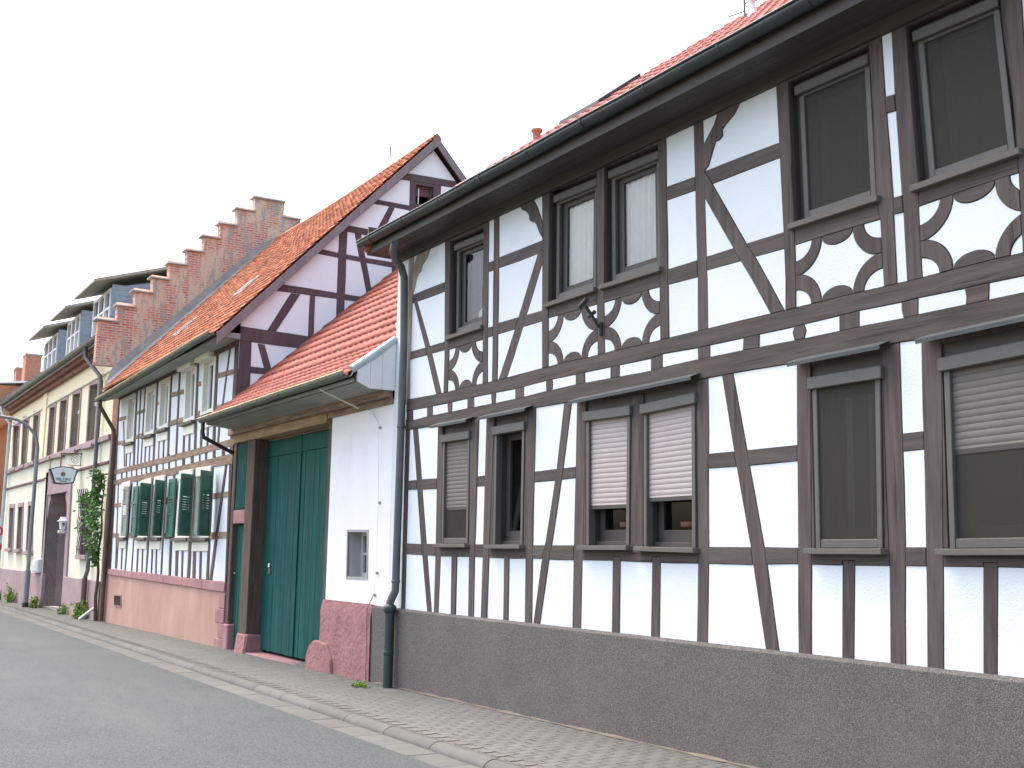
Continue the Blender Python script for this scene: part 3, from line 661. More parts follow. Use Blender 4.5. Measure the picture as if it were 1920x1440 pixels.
while x < XR+.2:
    MB().tube([(x, yrg, zrg-.06), (x+.34, yrg, zrg-.05)], [.10, .09], 10).build('ridge_tile', 'tile_rose', roof1); x += .32
# things on the roof: clay vent, aerial foot, roof hatch
def onroof(p, lift=0):
    d = ray(*p); k = ((zr0-CZ)+lift-SR*yr0)/(d.z-SR*d.y); return Vector((0, 0, CZ))+d*k
vp = Vector((-11.2, 7.32, zr0+1.37*SR-.04))
MB().lathe(vp, [(.1, -.1), (.085, 0), (.05, .06), (.05, .19), (.06, .2), (.075, .215), (.075, .245), (.04, .245), (.035, .15)]).build('vent_pipe', 'clay', roof1)
ap = onroof((1411, 38)); MB().lathe(ap, [(.05, -.1), (.05, .12), (.03, .13), (.03, .22), (.06, .24), (.0, .25)]).build('roof_vent', 'plaster_warm', roof1)
ar = MB(); a0 = ap+Vector((-.12, 0, .1))
ar.tube([a0+Vector((.1, 0, -.2)), a0, a0+Vector((-.02, 0, .9))], .012, 6)
for dx, dz in ((-.3, .12), (.28, .2), (-.18, .3), (.3, .42), (-.3, .5)): ar.tube([a0+Vector((0, 0, dz-.06)), a0+Vector((dx, .02, dz))], .008, 5)
ar.build('aerial', 'pipe_grey', roof1)
hc = MB(); 
for (x0, x1, y0, y1, lift0, lift1) in ((-11.05, -10.2, 7.55, 8.2, .02, .14),):
    z_ = lambda y: zr0+(y-yr0)*SR
    hc.hexa([(x0, y0, z_(y0)+lift1), (x1, y0, z_(y0)+lift1), (x1, y1, z_(y1)+lift1), (x0, y1, z_(y1)+lift1)], [(x0, y0, z_(y0)+lift0), (x1, y0, z_(y0)+lift0), (x1, y1, z_(y1)+lift0), (x0, y1, z_(y1)+lift0)])
hc.build('roof_window', 'zinc_dark', roof1, bevel=.01)
# eaves: gutter, fascia, soffit boards
gutter(h1, XL-.15, XR+.2, (5.915, CZ+4.075), (5.915, CZ+4.10), .078, 'zinc_dark')
MB().box(XL-.12, XR+.2, 5.995, 6.03, CZ+3.93, CZ+4.13).build('fascia', 'soffit', h1)
for i in range(3):
    y0 = 6.03+i*.115
    MB().box(XL-.10, XR+.18, y0+.003, y0+.112, CZ+3.935, CZ+3.955).build('soffit_board', 'soffit', h1, bevel=.003)
MB().box(XL-.13, XL-.10, 5.99, D+.3, CZ+3.93, CZ+4.3).build('end_board', 'soffit', h1)
MB().box(XL-.02, XR+.1, 6.36, D+.02, CZ+3.83, CZ+3.95).build('frieze_board', 'soffit', h1)
# ------------------------------------------------------------------ its windows
def curtain_mesh(q, u0, u1, v0, v1, d, waves, amp=.012):
    mb = MB(); n = 40; vs = []
    for k in range(n+1):
        u = u0+(u1-u0)*k/n; dd = d+amp*math.sin(k/n*waves*6.28+.5*math.sin(k*.7))
        vs += [q.p3(u, v0, dd), q.p3(u, v1, dd)]
    mb.add(vs, [(2*k, 2*k+2, 2*k+3, 2*k+1) for k in range(n)], True); return mb
def room(q, parent, depth=.5, d=-.11, m='room'):
    mb = MB(); w_, h_ = q.w, q.h; e = .0
    p = [[q.p3(u, v, dd) for u, v in ((e, e), (w_-e, e), (w_-e, h_-e), (e, h_-e))] for dd in (d, d-depth)]
    mb.add(p[0]+p[1], [(4, 5, 6, 7), (0, 1, 5, 4), (1, 2, 6, 5), (2, 3, 7, 6), (3, 0, 4, 7)]); mb.build('interior', m, parent, fix=False)
def win1(qp, kind, canopy=None):
    q = Quad(f, qp); w_, h_ = q.w, q.h; up = kind[0] == 'u'
    d0 = -.075 if up else -.07                # how far the frame stands back in the opening
    mb = MB(); t = .055
    q.ring(mb, 0, w_, 0, h_, t, -.16, d0, tt=.05, tb=.05)
    win = mb.build('window', 'trim_dark', h1, bevel=.004)
    room(q, win, .6, -.155, 'room_light' if kind == 'g_open' else 'room')
    if up:
        MBs = MB(); q.bar(MBs, -.04, w_+.04, -.035, .012, -.12, .055); MBs.build('sill', 'sill_stone', win, bevel=.004)
        bx = MB(); q.bar(bx, t*.6, w_-t*.6, h_-.125, h_-.045, d0, d0+.06); bx.build('shutter_box', 'trim_grey', win, bevel=.006)
        fr_ = MB(); q.ring(fr_, t*.9, w_-t*.9, .03, h_-.115, .05, d0-.02, d0+.022, tb=.075, tt=.03); fr_.build('screen_frame', 'trim_grey', win, bevel=.004)
        inn = MB(); q.ring(inn, t, w_-t, .05, h_-.115, .13, d0-.055, d0-.025, tb=.12, tt=.08); inn.build('sash', 'trim_dark', win, bevel=.004)
        pn = MB(); q.face(pn, t, w_-t, .05, h_-.115, d0-.04); pn.build('pane', 'glass', win, fix=False)
        top = h_-.13
        if kind == 'u_lace':
            curtain_mesh(q, t+.1, w_-t, .06, top, d0-.07, 7).build('curtain', 'curtain', win, fix=False)
        elif kind == 'u_half':
            cm = MB(); vs = []; n = 24
            for k in range(n+1):
                a = k/n; v1 = .1+(top*.55)*a; u = w_*.42+(w_*.52)*a; dd = d0-.085+.012*math.sin(k*1.3)
                vs += [q.p3(u, .06, dd), q.p3(u, v1, dd)]
            cm.add(vs, [(2*k, 2*k+2, 2*k+3, 2*k+1) for k in range(n)], True); cm.build('curtain', 'curtain', win, fix=False)
            curtain_mesh(q, t-.02, w_-t, .06, top, d0-.12, 5).build('curtain', 'trim_grey', win, fix=False)
        else:
            curtain_mesh(q, t+.02, t+.16, .06, top, d0-.1, 3).build('curtain', 'slat_grey', win, fix=False)
            sc = MB(); q.face(sc, t+.03, w_-t-.03, .08, top, d0+.003); sc.build('fly_screen', 'screen', win, fix=False)
    else:
        hb = h_*.90; g = .045
        s_ = MB(); q.bar(s_, -.05, w_+.03, -.035, .008, -.1, .085); s_.build('sill', 'sill_stone', win, bevel=.004)
        bd = MB(); q.bar(bd, 0.0, w_, hb-.02, h_, -.06, -.012); bd.build('head_board', 'trim_dark', win)
        bx = MB(); q.bar(bx, -.005, w_+.02, hb-.055, hb+.04, -.05, .05); bx.build('shutter_box', 'trim_grey', win, bevel=.006)
        for u0 in (.02, w_-g-.01):
            gr = MB(); q.bar(gr, u0, u0+g, .01, hb-.05, -.06, .02); gr.build('guide_rail', 'trim_grey', win, bevel=.004)
        a0, a1 = .02+g, w_-g-.01
        frac = {'g_slat': .66, 'g_open': 0, 'g_beige': .70, 'g_beige2': .62, 'g_screen': 0, 'g_half': .46}[kind]
        top = hb-.05; low = top*(1-frac)
        ss = MB(); q.ring(ss, a0+.01, a1-.01, .03, top, .07, -.15, -.11, tb=.13); ss.build('sash', 'trim_dark', win, bevel=.004)
        if frac:
            sp_ = .0475; k = 0; v = top
            while v > low:
                m_ = 'slat_beige' if 'beige' in kind else 'slat_grey'
                s2 = MB(); pts = []
                for dv, dd in ((0, -.0155), (.010, -.012), (.023, -.011), (.036, -.012), (.046, -.0155)):
                    pts.append((q.p3(a0-.01, v-dv, dd), q.p3(a1+.01, v-dv, dd)))
                s2.add([x_ for p_ in pts for x_ in p_], [(2*i_, 2*i_+1, 2*i_+3, 2*i_+2) for i_ in range(4)], True)
                s2.build('slat', m_, win); v -= sp_
            eb = MB(); q.bar(eb, a0-.01, a1+.01, v-.005, v+.03, -.04, -.008); eb.build('end_bar', 'trim_dark', win)
        pn = MB(); q.face(pn, a0, a1, .03, top, -.13)
        if kind != 'g_open': pn.build('pane', 'glass', win, fix=False)
        if kind in ('g_slat', 'g_half', 'g_screen'):
            sc = MB(); q.face(sc, a0, a1, .02, low if frac else top, .004 if not frac else -.012); sc.build('fly_screen', 'screen', win, fix=False)
            rr = MB(); q.bar(rr, a0, a1, .012, .075, -.02, .014); rr.build('screen_rail', 'trim_grey', win, bevel=.004)
        if kind == 'g_screen':
            curtain_mesh(q, a0+.12, a0+.17, .15, top, -.17, 1).build('curtain', 'curtain', win, fix=False)
            curtain_mesh(q, a0+.33, a0+.36, .15, top, -.17, 1).build('curtain', 'curtain', win, fix=False)
        if kind == 'g_open':                 # sash tilted into the room, curtain and net behind it
            tl_ = MB(); t_ = .06
            def P3(u, v, off): return q.p3(u, v, -.17+off-.30*(v/top))
            for (u0, u1, v0, v1) in ((a0+.02, a0+.02+t_, .05, top-.1), (a1-t_-.02, a1-.02, .05, top-.1), (a0+.02, a1-.02, .05, .14), (a0+.02, a1-.02, top-.17, top-.1)):
                tl_.hexa([P3(u0, v0, .05), P3(u1, v0, .05), P3(u1, v1, .05), P3(u0, v1, .05)], [P3(u0, v0, 0), P3(u1, v0, 0), P3(u1, v1, 0), P3(u0, v1, 0)])
            tl_.build('tilted_sash', 'trim_grey', win)
            gp = MB().add([P3(a0+.05, .1, .02), P3(a1-.05, .1, .02), P3(a1-.05, top-.14, .02), P3(a0+.05, top-.14, .02)], [(0, 1, 2, 3)]); gp.build('pane', 'glass', win, fix=False)
            curtain_mesh(q, a0+.12, a0+.30, .1, top-.1, -.5, 2, .03).build('curtain', 'curtain', win, fix=False)
        if 'beige' in kind:
            ob = MB(); c_ = q.p3(w_*.55, .19, -.3); ob.lathe(c_, [(.0, 0), (.05, 0), (.055, .05), (.045, .14), (.02, .17), (.018, .26), (.0, .26)], 10); ob.build('vase', 'zinc_light', win)
            ob = MB(); c_ = q.p3(w_*.4, .19, -.28); ob.lathe(c_, [(.0, 0), (.07, 0), (.075, .045), (.0, .05)], 10); ob.build('tray', 'clay', win)
    return win
def canopy(pts, dep=.13, drop=.035):         # sloping sheet-metal strip above a window
    l, r_ = [f.px(p) for p in pts]; mb = MB(); t = .07
    a = [f.to3(l.x, l.y+.015, -.0), f.to3(r_.x, r_.y+.015, -.0), f.to3(r_.x+.0, r_.y-drop, dep), f.to3(l.x, l.y-drop, dep)]
    mb.hexa(a, [v+Vector((0, 0, -.006)) for v in a])
    b_ = [a[3], a[2], a[2]+Vector((0, .006, -.03)), a[3]+Vector((0, .006, -.03))]
    mb.hexa(b_, [v+Vector((0, .006, 0)) for v in b_]); mb.build('canopy', 'canopy_metal', h1)
win1(W1, 'g_slat'); win1(W2, 'g_open'); win1(W3, 'g_beige'); win1(W3b, 'g_beige2'); win1(W4, 'g_screen'); win1(W5, 'g_half')
for c_ in (C(420, 428, 655, 385), C(735, 372, 1035, 312), C(1318, 268)+DD(262, 482), DD(758, 412, 1235, 318), DD(1420, 292)+[(2040, 566)]): canopy(c_)
win1(U1, 'u_half'); win1(U2, 'u_lace'); win1(U3, 'u_lace'); win1(U4, 'u_screen'); win1(U5, 'u_screen')
# iron flag holder on the curved cross
fh = MB(); Z7 = zf(1000, 520, 7.2); a_ = f.px(Z7(930, 650)[0]); b_ = f.px(Z7(780, 400)[0]); a3 = f.to3(*a_, .02); tip = Vector((a3.x+.02, D-.22, a3.z+.17))
fh.tube([a3+Vector((0, 0, -.1)), a3+Vector((0, 0, .03))], .022, 8); fh.tube([a3+Vector((0, -.02, -.02)), tip], .016, 8)
fh.tube([tip+Vector((-.09, 0, -.0)), tip+Vector((.03, 0, .06))], .024, 8); m_ = a3.lerp(tip, .5); fh.tube([m_+Vector((-.07, 0, -.0)), m_+Vector((.03, 0, .03))], .02, 8)
fh.build('flag_holder', 'iron', h1)
# downpipe
dp = []
for p_, off in (((741, 456), .44), ((737, 470), .40), ((741, 487), .30), ((752, 500), .14), ((758, 520), .085), ((757, 640), .085), ((752, 800), .085), ((745, 1000), .085), ((742, 1090), .085), ((741, 1108), .09), ((731, 1130), .13), ((731, 1145), .13)):
    d_ = ray(*p_); k = (D-off)/d_.y; dp.append(Vector((d_.x*k, d_.y*k, d_.z*k+CZ)))
dpipe = MB().tube(dp, .05, 12).build('downpipe', 'pipe_grey', h1)
x_, y_ = dp[-1].x, dp[-1].y
MB().tube([(x_, y_, dp[-1].z+.03), (x_, y_, zs(x_)-.02)], .062, 14).build('standpipe', 'pipe_green', dpipe)
MB().lathe((x_, y_, dp[-1].z-.01), [(.062, -.02), (.08, .0), (.084, .05), (.078, .07), (.05, .09)]).build('collar', 'pipe_green', dpipe)
MB().lathe((x_, y_, CZ-1.25), [(.062, -.03), (.067, -.02), (.067, .02), (.062, .03)]).build('collar', 'pipe_green', dpipe)
for i_ in (6, 8): MB().lathe(dp[i_], [(.05, -.02), (.056, -.015), (.056, .015), (.05, .02)]).build('pipe_clip', 'pipe_grey', dpipe)

# dust and grit washed up along the foot of the wall
for xa, xb, wd_, nm_ in ((-13.4, XR, .05, 'grit'),):
    mb = MB(); n = 120; vs = []
    for i in range(n+1):
        x_ = xa+(xb-xa)*i/n; b_ = wd_*(.35+.65*abs(math.sin(i*.53)*math.sin(i*.21+1)))
        vs += [(x_, D-.03, zside(x_, D)+.022*b_/wd_), (x_, D-.045-b_, zside(x_, D)+.0035)]
    mb.add(vs, [(2*i, 2*i+1, 2*i+3, 2*i+2) for i in range(n)], True); mb.build('grit', 'dust', walk, 'stuff')
# ================================================================== gateway building
FG = Front(D); XG0, XG1 = -19.66, -13.16
gt = thing('gateway_building', (-16.4, D, zs(-16.4)), 'low white gateway with tall green double doors under a red tiled roof', 'gateway')
SLG = .92; ye, ze = 5.80, CZ+2.27
yb1 = 6.50; zb1 = ze+(yb1-ye)*.75            # the roof kicks out at the eaves
ygr = 10.2; zgr = zb1+(ygr-yb1)*SLG
zwt = CZ+1.99
# white wall with a niche
nq = Quad(FG, U(757, 603, 856, 603, 853, 835, 752, 832)); wl0 = FG.px((619, 900)).x
bw = [(wl0, zs(-15)-.4), (XG1, zs(-13)-.4), (XG1, zwt), (wl0, zwt)]
gw = region = facade(gt, FG, bw, [], [[tuple(c) for c in nq.c]], panel='plaster_warm', rim=0, mind=0, core='plaster_warm', pd=.0)
nw = MB(); nq.ring(nw, 0, nq.w, 0, nq.h, .05, -.24, -.0, tb=.04); 
nw = MB(); ci = .0
p_ = [[nq.p3(u, v, dd) for u, v in ((0, 0), (nq.w, 0), (nq.w, nq.h), (0, nq.h))] for dd in (.012, -.26)]
nw.add(p_[0]+p_[1], [(0, 1, 5, 4), (1, 2, 6, 5), (2, 3, 7, 6), (3, 0, 4, 7)])
nich = nw.build('niche', 'plaster_warm', gt, fix=False)
sm = MB(); nq.ring(sm, -.035, nq.w+.035, -.035, nq.h+.035, .035, -.02, .010); sm.build('surround', 'surround', nich)
fr_ = MB(); nq.ring(fr_, 0, nq.w, 0, nq.h, .05, -.25, -.2); nq.bar(fr_, 0.02, nq.w-.02, nq.h*.48, nq.h*.54, -.245, -.205); fr_.build('window_frame', 'grey_box', nich)
pn = MB(); nq.face(pn, .02, nq.w-.02, .02, nq.h-.02, -.235); pn.build('pane', 'glass', nich, fix=False); pn = MB(); nq.face(pn, .02, nq.w-.02, .02, nq.h-.02, -.32); pn.build('backing', 'slat_grey', nich, fix=False)
# pink plinth with rounded wheel guard
pk = MB(); x0 = wl0-.02; vs = []; nx = 14; nz_ = 8; x1_ = f.px((701, 1200)).x-.002
for i in range(nx+1):
    for j in range(nz_+1):
        x = x0+(x1_-x0)*i/nx; zb = zs(x)-.15; zt_ = CZ-.70+.01*math.sin(i*2.1); jj = random.uniform(-.014, .014) if 0 < j < nz_ and 0 < i < nx else 0
        vs.append((x, D-.06-jj+(.03 if j == nz_ else 0), zb+(zt_-zb)*j/nz_))
pk.add(vs, [(i*(nz_+1)+j, (i+1)*(nz_+1)+j, (i+1)*(nz_+1)+j+1, i*(nz_+1)+j+1) for i in range(nx) for j in range(nz_)], True)
pk.add([(x0, D-.03, CZ-.70), (x1_, D-.03, CZ-.70), (x1_, D+.05, CZ-.695), (x0, D+.05, CZ-.695)], [(0, 1, 2, 3)])
pk.add([(x0, D-.06, zs(x0)-.15), (x0, D+.2, zs(x0)-.15), (x0, D+.2, CZ-.7), (x0, D-.03, CZ-.7)], [(0, 1, 2, 3)])
pk.build('plinth', 'pink_plinth', gt, fix=False)
gz = zs(x0)-.1; go = [(x0-.42, gz), (x0-.42, gz+.16)]+[(x0-.05-.37*math.cos(k/8*math.pi/2), gz+.18+.34*math.sin(k/8*math.pi/2)) for k in range(1, 9)]+[(x0+.3, gz+.50), (x0+.5, gz+.3), (x0+.55, gz)]
MB().prism(FG, go, .10, -.16).build('wheel_guard', 'pink_plinth', gt, bevel=.02)
# doors
YD = 6.62; FD = Front(YD); xs0, xs1, xs2 = -18.46, -16.94, wl0+.05
zt_d = CZ+1.84; zb_d = zs(-17)+.045
for (a, b) in ((xs0, xs1-.012), (xs1+.012, xs2)):
    fld = MB().box(a, b, YD+.02, YD+.06, zb_d, zt_d).build('gate_leaf', 'gate_green', gt)
    n = 9; wd_ = (b-a)/n
    for i in range(n):
        MB().box(a+i*wd_+.002, a+(i+1)*wd_-.002, YD-.006+random.uniform(-.004, .004), YD+.02, zb_d+random.uniform(0, .012), zt_d-.28).build('plank', 'gate_green', fld, bevel=.004)
    MB().box(a+.004, b-.004, YD-.016, YD+.018, zt_d-.275, zt_d).build('top_board', 'gate_green', fld, bevel=.005)
MB().box(xs1-.05, xs1+.05, YD-.03, YD-.008, zb_d+.01, zt_d).build('cover_strip', 'gate_green', gt, bevel=.006)
hq = U(345, 790, 360, 825)
lp = FD.px(U(353, 803)[0]); MB().box(lp.x-.045, lp.x+.045, YD-.03, YD-.006, lp.y-.05, lp.y+.05).build('lock_plate', 'sill_stone', gt); MB().box(lp.x-.03, lp.x+.03, YD-.04, YD-.028, lp.y+.06, lp.y+.12).build('door_label', 'white_paint', gt)
# timbers round the gate
def gbox(nm, m, x0, x1, y0, y1, z0, z1, bev=.012): return MB().box(x0, x1, y0, y1, z0, z1).build(nm, m, gt, bevel=bev)
zsill = zs(-18.5)
gbox('gate_post', 'wood_old_v', -18.86, -18.47, D-.03, YD+.12, zsill+.3, zwt-.12)
gbox('gate_post', 'wood_old_v', wl0-.12, wl0, D+.0, D+.1, CZ-.70, zwt-.10)
gbox('gate_post', 'wood_old_v', XG0+.02, XG0+.17, D-.02, YD+.1, zsill+.42, zwt-.12)
gbox('lintel', 'wood_ochre', XG0+.02, wl0-.13, D-.05, D+.28, zwt-.115, zwt+.06)
gbox('gate_head', 'wood_old_h', -18.46, wl0-.13, YD-.03, YD+.1, zt_d+.004, zwt-.12)
MB().prism(Side(-18.45), [(D-.1, zsill-.12), (YD+.08, zsill-.12), (YD+.05, zsill+.30), (D-.045, zsill+.32)], 0.04, -.46).build('base_stone', 'pink_plinth', gt, bevel=.03)
MB().box(XG0+.0, XG0+.27, D-.05, YD+.1, zsill-.1, zsill+.42).build('base_stone', 'sandstone_band', gt, bevel=.02)
# small door and slatted vent
x0, x1 = XG0+.17, -18.87; YV = D+.09
gbox('door_lintel', 'sandstone_band', x0+.001, x1-.001, D-.02, YV+.1, CZ+.44, CZ+.68)
sd_ = MB().box(x0+.002, x1-.002, YV, YV+.06, zsill-.02, CZ+.43).build('side_door', 'gate_green', gt)
for i in range(5): MB().box(x0+.01+i*(x1-x0)/5, x0-.002+(i+1)*(x1-x0)/5, YV-.02, YV, zsill, CZ+.42).build('plank', 'gate_green', sd_, bevel=.004)
vt = MB().box(x0+.002, x1-.002, YV-.02, YV, CZ+.69, zwt-.12).build('vent_grille', 'room', gt)
for i in range(7): xx = x0+.04+i*(x1-x0-.06)/7; MB().box(xx, xx+.06, YV-.09, YV-.04, CZ+.70, zwt-.125).build('slat', 'gate_green', vt, bevel=.005)
hd = MB(); hd.tube([(x0+.06, YV-.05, CZ-.42), (x0+.16, YV-.08, CZ-.42)], .014, 8); hd.build('handle', 'zinc_light', sd_)
# step and threshold
MB().box(-18.4, wl0, D-.05, YD+.2, zsill-.1, zsill+.02).build('threshold', 'sandstone_band', gt, bevel=.01)
# body: back, inside, roof
MB().box(XG0+.05, XG1-.02, YD+.5, YD+.55, zsill-.2, zwt+.4).build('inner_wall', 'room', gt)
rb = MB(); sec = [(ye+.02, ze-.02), (yb1, zb1-.02), (ygr, zgr-.02), (ygr, zgr-.12), (yb1, zb1-.12), (ye+.02, ze-.12)]
XGL = XG0-.02
for q4, xl in (((0, 1, 4, 5), XGL+.24), ((1, 2, 3, 4), XGL)): rb.prism(Side(XG1), [sec[i] for i in q4], 0.0, xl-XG1)
rb.prism(Side(XG1), [(ygr, zgr-.02), (14.2, zgr-3.6), (14.2, zgr-3.7), (ygr, zgr-.12)], 0, XGL-XG1)
roofg = rb.build('roof', 'wood_v', gt)
# eaves slope out over the house corner on the left: eaves run further than the wall there
tmg = tile_mesh('tile', .205, .40, 'tile_red'); sp = []
a1, a2 = math.atan(.75), math.atan(SLG); l1 = math.hypot(yb1-ye, zb1-ze); tot = l1+math.hypot(ygr-yb1, zgr-zb1)
x = XG0-.02
while x < XG1-.05:
    s = -.05; r_ = 0
    while s < tot-.1:
        if s < l1: loc = Vector((x, ye+s*math.cos(a1), ze+s*math.sin(a1))); a_ = a1
        else: t_ = s-l1; loc = Vector((x, yb1+t_*math.cos(a2), zb1+t_*math.sin(a2))); a_ = a2
        if loc.y > D-.02 or x > XG0+.22: sp.append((loc+Vector((random.uniform(-.003, .003), 0, random.uniform(0, .006))), a_, random.uniform(-.012, .012)))
        s += .33 if s > l1 else .2
    x += .2
tiles(roofg, tmg, 'tile_red', sp, 300)
# eaves over the left house corner
gutter(gt, XG0+.2, XG1+.05, (ye-.09, ze-.01), (ye-.09, ze+.02), .075, 'zinc_green', .9, True, 'gutter_ochre')
sf = MB(); sf.hexa([(XGL+.24, ye-.01, ze-.10), (XG1-.001, ye-.01, ze-.10), (XG1-.001, D-.14, CZ+2.11), (XGL+.24, D-.14, CZ+2.11)], [(XGL+.24, ye-.01, ze-.06), (XG1-.001, ye-.01, ze-.06), (XG1-.001, D-.14, CZ+2.15), (XGL+.24, D-.14, CZ+2.15)]); sf.build('soffit', 'soffit_green', gt)
MB().box(XG0-.02, XG1-.003, D-.14, D-.02, CZ+2.02, CZ+2.15).build('frieze_board', 'wood_old_h', gt, bevel=.006)
MB().box(wl0-.1, XG1-.004, D-.035, D-.004, CZ+1.93, CZ+2.02).build('frieze_board', 'wood_old_h', gt, bevel=.004)
# boarded end of the eaves with zinc capping
for a, b in ((ye+.05, 6.03), (6.035, 6.2), (6.205, D-.01)):
    zz = lambda y: ze+(y-ye)*.75+.03
    MB().prism(Side(XG1+.03), [(a, max(CZ+2.10, zz(a)-.16) if a < 6 else CZ+2.10), (b, CZ+2.10), (b, zz(b)), (a, zz(a))], 0, -.028).build('cheek_board', 'plaster_warm', gt)
zc = MB().tube([(XG1+.0, ye-.02, ze+.06), (XG1+.0, 6.1, ze+(6.1-ye)*.75+.065), (XG1+.0, D+.0, ze+(D-ye)*.75+.08)], [.055, .06, .05], 10); zc.build('flashing', 'zinc_light', gt)
MB().tube([(XG1-.02, D+.02, ze+.7), (XG1-.02, 6.9, zb1+.5), (XG1-.02, ygr, zgr+.05)], .05, 8).build('flashing', 'plaster_warm', gt)
# short downpipe of the gateway at the left
d0 = Vector((XG0+.3, ye-.09, ze-.06)); dd = [d0, d0+Vector((0, .0, -.18)), d0+Vector((.0, .03, -.28)), Vector((XG0+.12, D-.06, CZ+1.70))]
MB().tube(dd, .035, 9).build('downpipe', 'iron', gt)
# lightning wire on stand-offs
wp = [FG.px(p) for p in U(925, 60, 922, 450, 910, 815, 897, 930, 880, 1000, 872, 1370)]
w3 = [FG.to3(p.x, p.y, .03 if i < 4 else .075) for i, p in enumerate(wp)]
MB().tube(w3[:4], .004, 5).build('wire', 'plaster_warm', gt); MB().tube(w3[3:], .007, 5).build('wire', 'pink_plinth', gt)
MB().tube([FG.to3(*FG.px(q_), .02) for q_ in ((683, 766), (700, 772), (710, 790), (714, 800))], .005, 5).build('wire', 'plaster_warm', gt)
for p in w3[:4]: MB().tube([p, p+Vector((0, .04, 0))], .02, 7).build('wire_holder', 'surround', gt)
rdp = [Side(XG1).px(q_) for q_ in ((651, 721), (679, 759))]
MB().tube([(XG1-1.0, ye-.05, CZ+2.18), (XG1-.9, D-.1, CZ+1.95)], .012, 6).build('stay_rod', 'cream_paint', gt)
# ================================================================== second half-timbered house
F2 = Front(D); X2 = -19.70; S2 = Side(X2); X2L = -29.05
h2 = thing('half_timbered_farmhouse', (-24.4, D, zs(-24.4)), 'old half-timbered gabled house with orange tiled roof, green shutters and salmon plinth', 'house')
f = F2; TM = []
def P0(z, x, y): return z(x, y)[0]
def vp(n, z0, x0, y0, w0, z1, x1, y1, w1=None):
    s0 = {id(G): 6.26, id(H): 5.333, id(I): 5.76, id(J): 5.333}; w1 = w0 if w1 is None else w1
    TM.append((n, [tuple(v) for v in vpost(f, P0(z0, x0, y0), w0/s0[id(z0)], P0(z1, x1, y1), w1/s0[id(z1)])]))
def hr(n, z, x0, y0, x1, y1, t):
    s0 = {id(G): 6.26, id(H): 5.333, id(I): 5.76, id(J): 5.333}[id(z)]
    TM.append((n, [tuple(v) for v in hrail(f, P0(z, x0, y0), t/s0, P0(z, x1, y1), t/s0)]))
ubt = [(198, 886), (221, 880), (325, 853), (439, 822), (452, 818)]; ubb = [(198, 894), (217, 889), (325, 864.8), (439, 835), (452, 832)]
lbt = [(198, 905), (221, 899.5), (325, 877), (430, 852), (452, 847)]; lbb = [(198, 913), (216, 909), (325, 890.8), (439, 868.8), (452, 866)]
TM.append(('beam', [tuple(v) for v in strip(f, ubt, ubb)])); TM.append(('beam', [tuple(v) for v in strip(f, lbt, lbb)]))
wt = [(190, 763), (224.8, 745.4), (440, 632), (456, 624)]
TM.append(('wall_plate', [tuple(v) for v in strip(f, wt, [(x, y+5) for x, y in wt])]))
# corner posts
TM.append(('corner_post', [tuple(v) for v in poly(f, H(705, 205, 742, 195), J(690, 60, 640, 1330, 602, 1330, 648, 60))]))
TM.append(('corner_post', [tuple(v) for v in poly(f, G(100, 690, 160, 665), I(128, 340, 78, 1250, 50, 1250, 100, 340))]))
for a in ((160, 325, 10, 128, 1245), (307, 320, 12, 232, 1262), (367, 280, 12, 302, 1270)): vp('post', I, a[0], a[1], a[2], I, a[3], a[4])
vp('post', I, 535, 260, 22, I, 460, 1290, 14); vp('post', I, 680, 220, 14, I, 622, 1305, 16); vp('post', I, 742, 450, 16, I, 712, 1320, 14)
vp('post', J, 95, 190, 20, J, 50, 1220, 18); vp('post', J, 300, 150, 28, J, 235, 1245, 28); vp('post', J, 480, 120, 18, J, 425, 1270, 24)
for z, x0, y0, w0, x1, y1 in ((I, 158, 940, 9, 140, 1245), (I, 205, 960, 10, 190, 1252), (I, 375, 950, 14, 360, 1280), (I, 425, 960, 10, 415, 1285), (I, 530, 950, 14, 515, 1295), (I, 575, 970, 10, 565, 1300), (J, 125, 880, 25, 115, 1225), (J, 180, 910, 15, 170, 1235), (J, 300, 860, 28, 290, 1250), (J, 362, 910, 20, 352, 1260)): vp('stud', z, x0, y0, w0, z, x1, y1)
vp('brace', J, 618, 90, 18, J, 458, 1275, 26)
for a in ((90, 568, 215, 550, 40), (265, 550, 365, 540, 46), (660, 510, 749, 505, 64)): hr('rail', I, *a)
for a in ((0, 472, 95, 472, 66), (470, 428, 660, 402, 54)): hr('rail', J, *a)
for a in ((60, 886, 200, 886, 44), (250, 888, 350, 886, 48), (640, 892, 749, 894, 60)): hr('rail', I, *a)
for a in ((0, 828, 90, 826, 54), (430, 825, 650, 815, 66)): hr('rail', J, *a)
for l, r_ in ((190, 203), (243, 255), (298, 307), (352, 362), (405, 415), (455, 468), (500, 520), (565, 583), (637, 648), (700, 715)):
    y = 255-(l-150)*.205; vp('joist_end', I, (l+r_)/2, y-75, r_-l, I, (l+r_)/2, y+60)
for l, r_ in ((35, 48), (105, 115), (175, 200), (258, 288), (340, 355), (405, 420), (480, 505), (570, 600)):
    y = 110-l*.19; vp('joist_end', J, (l+r_)/2, y-95, r_-l, J, (l+r_)/2, y+60)
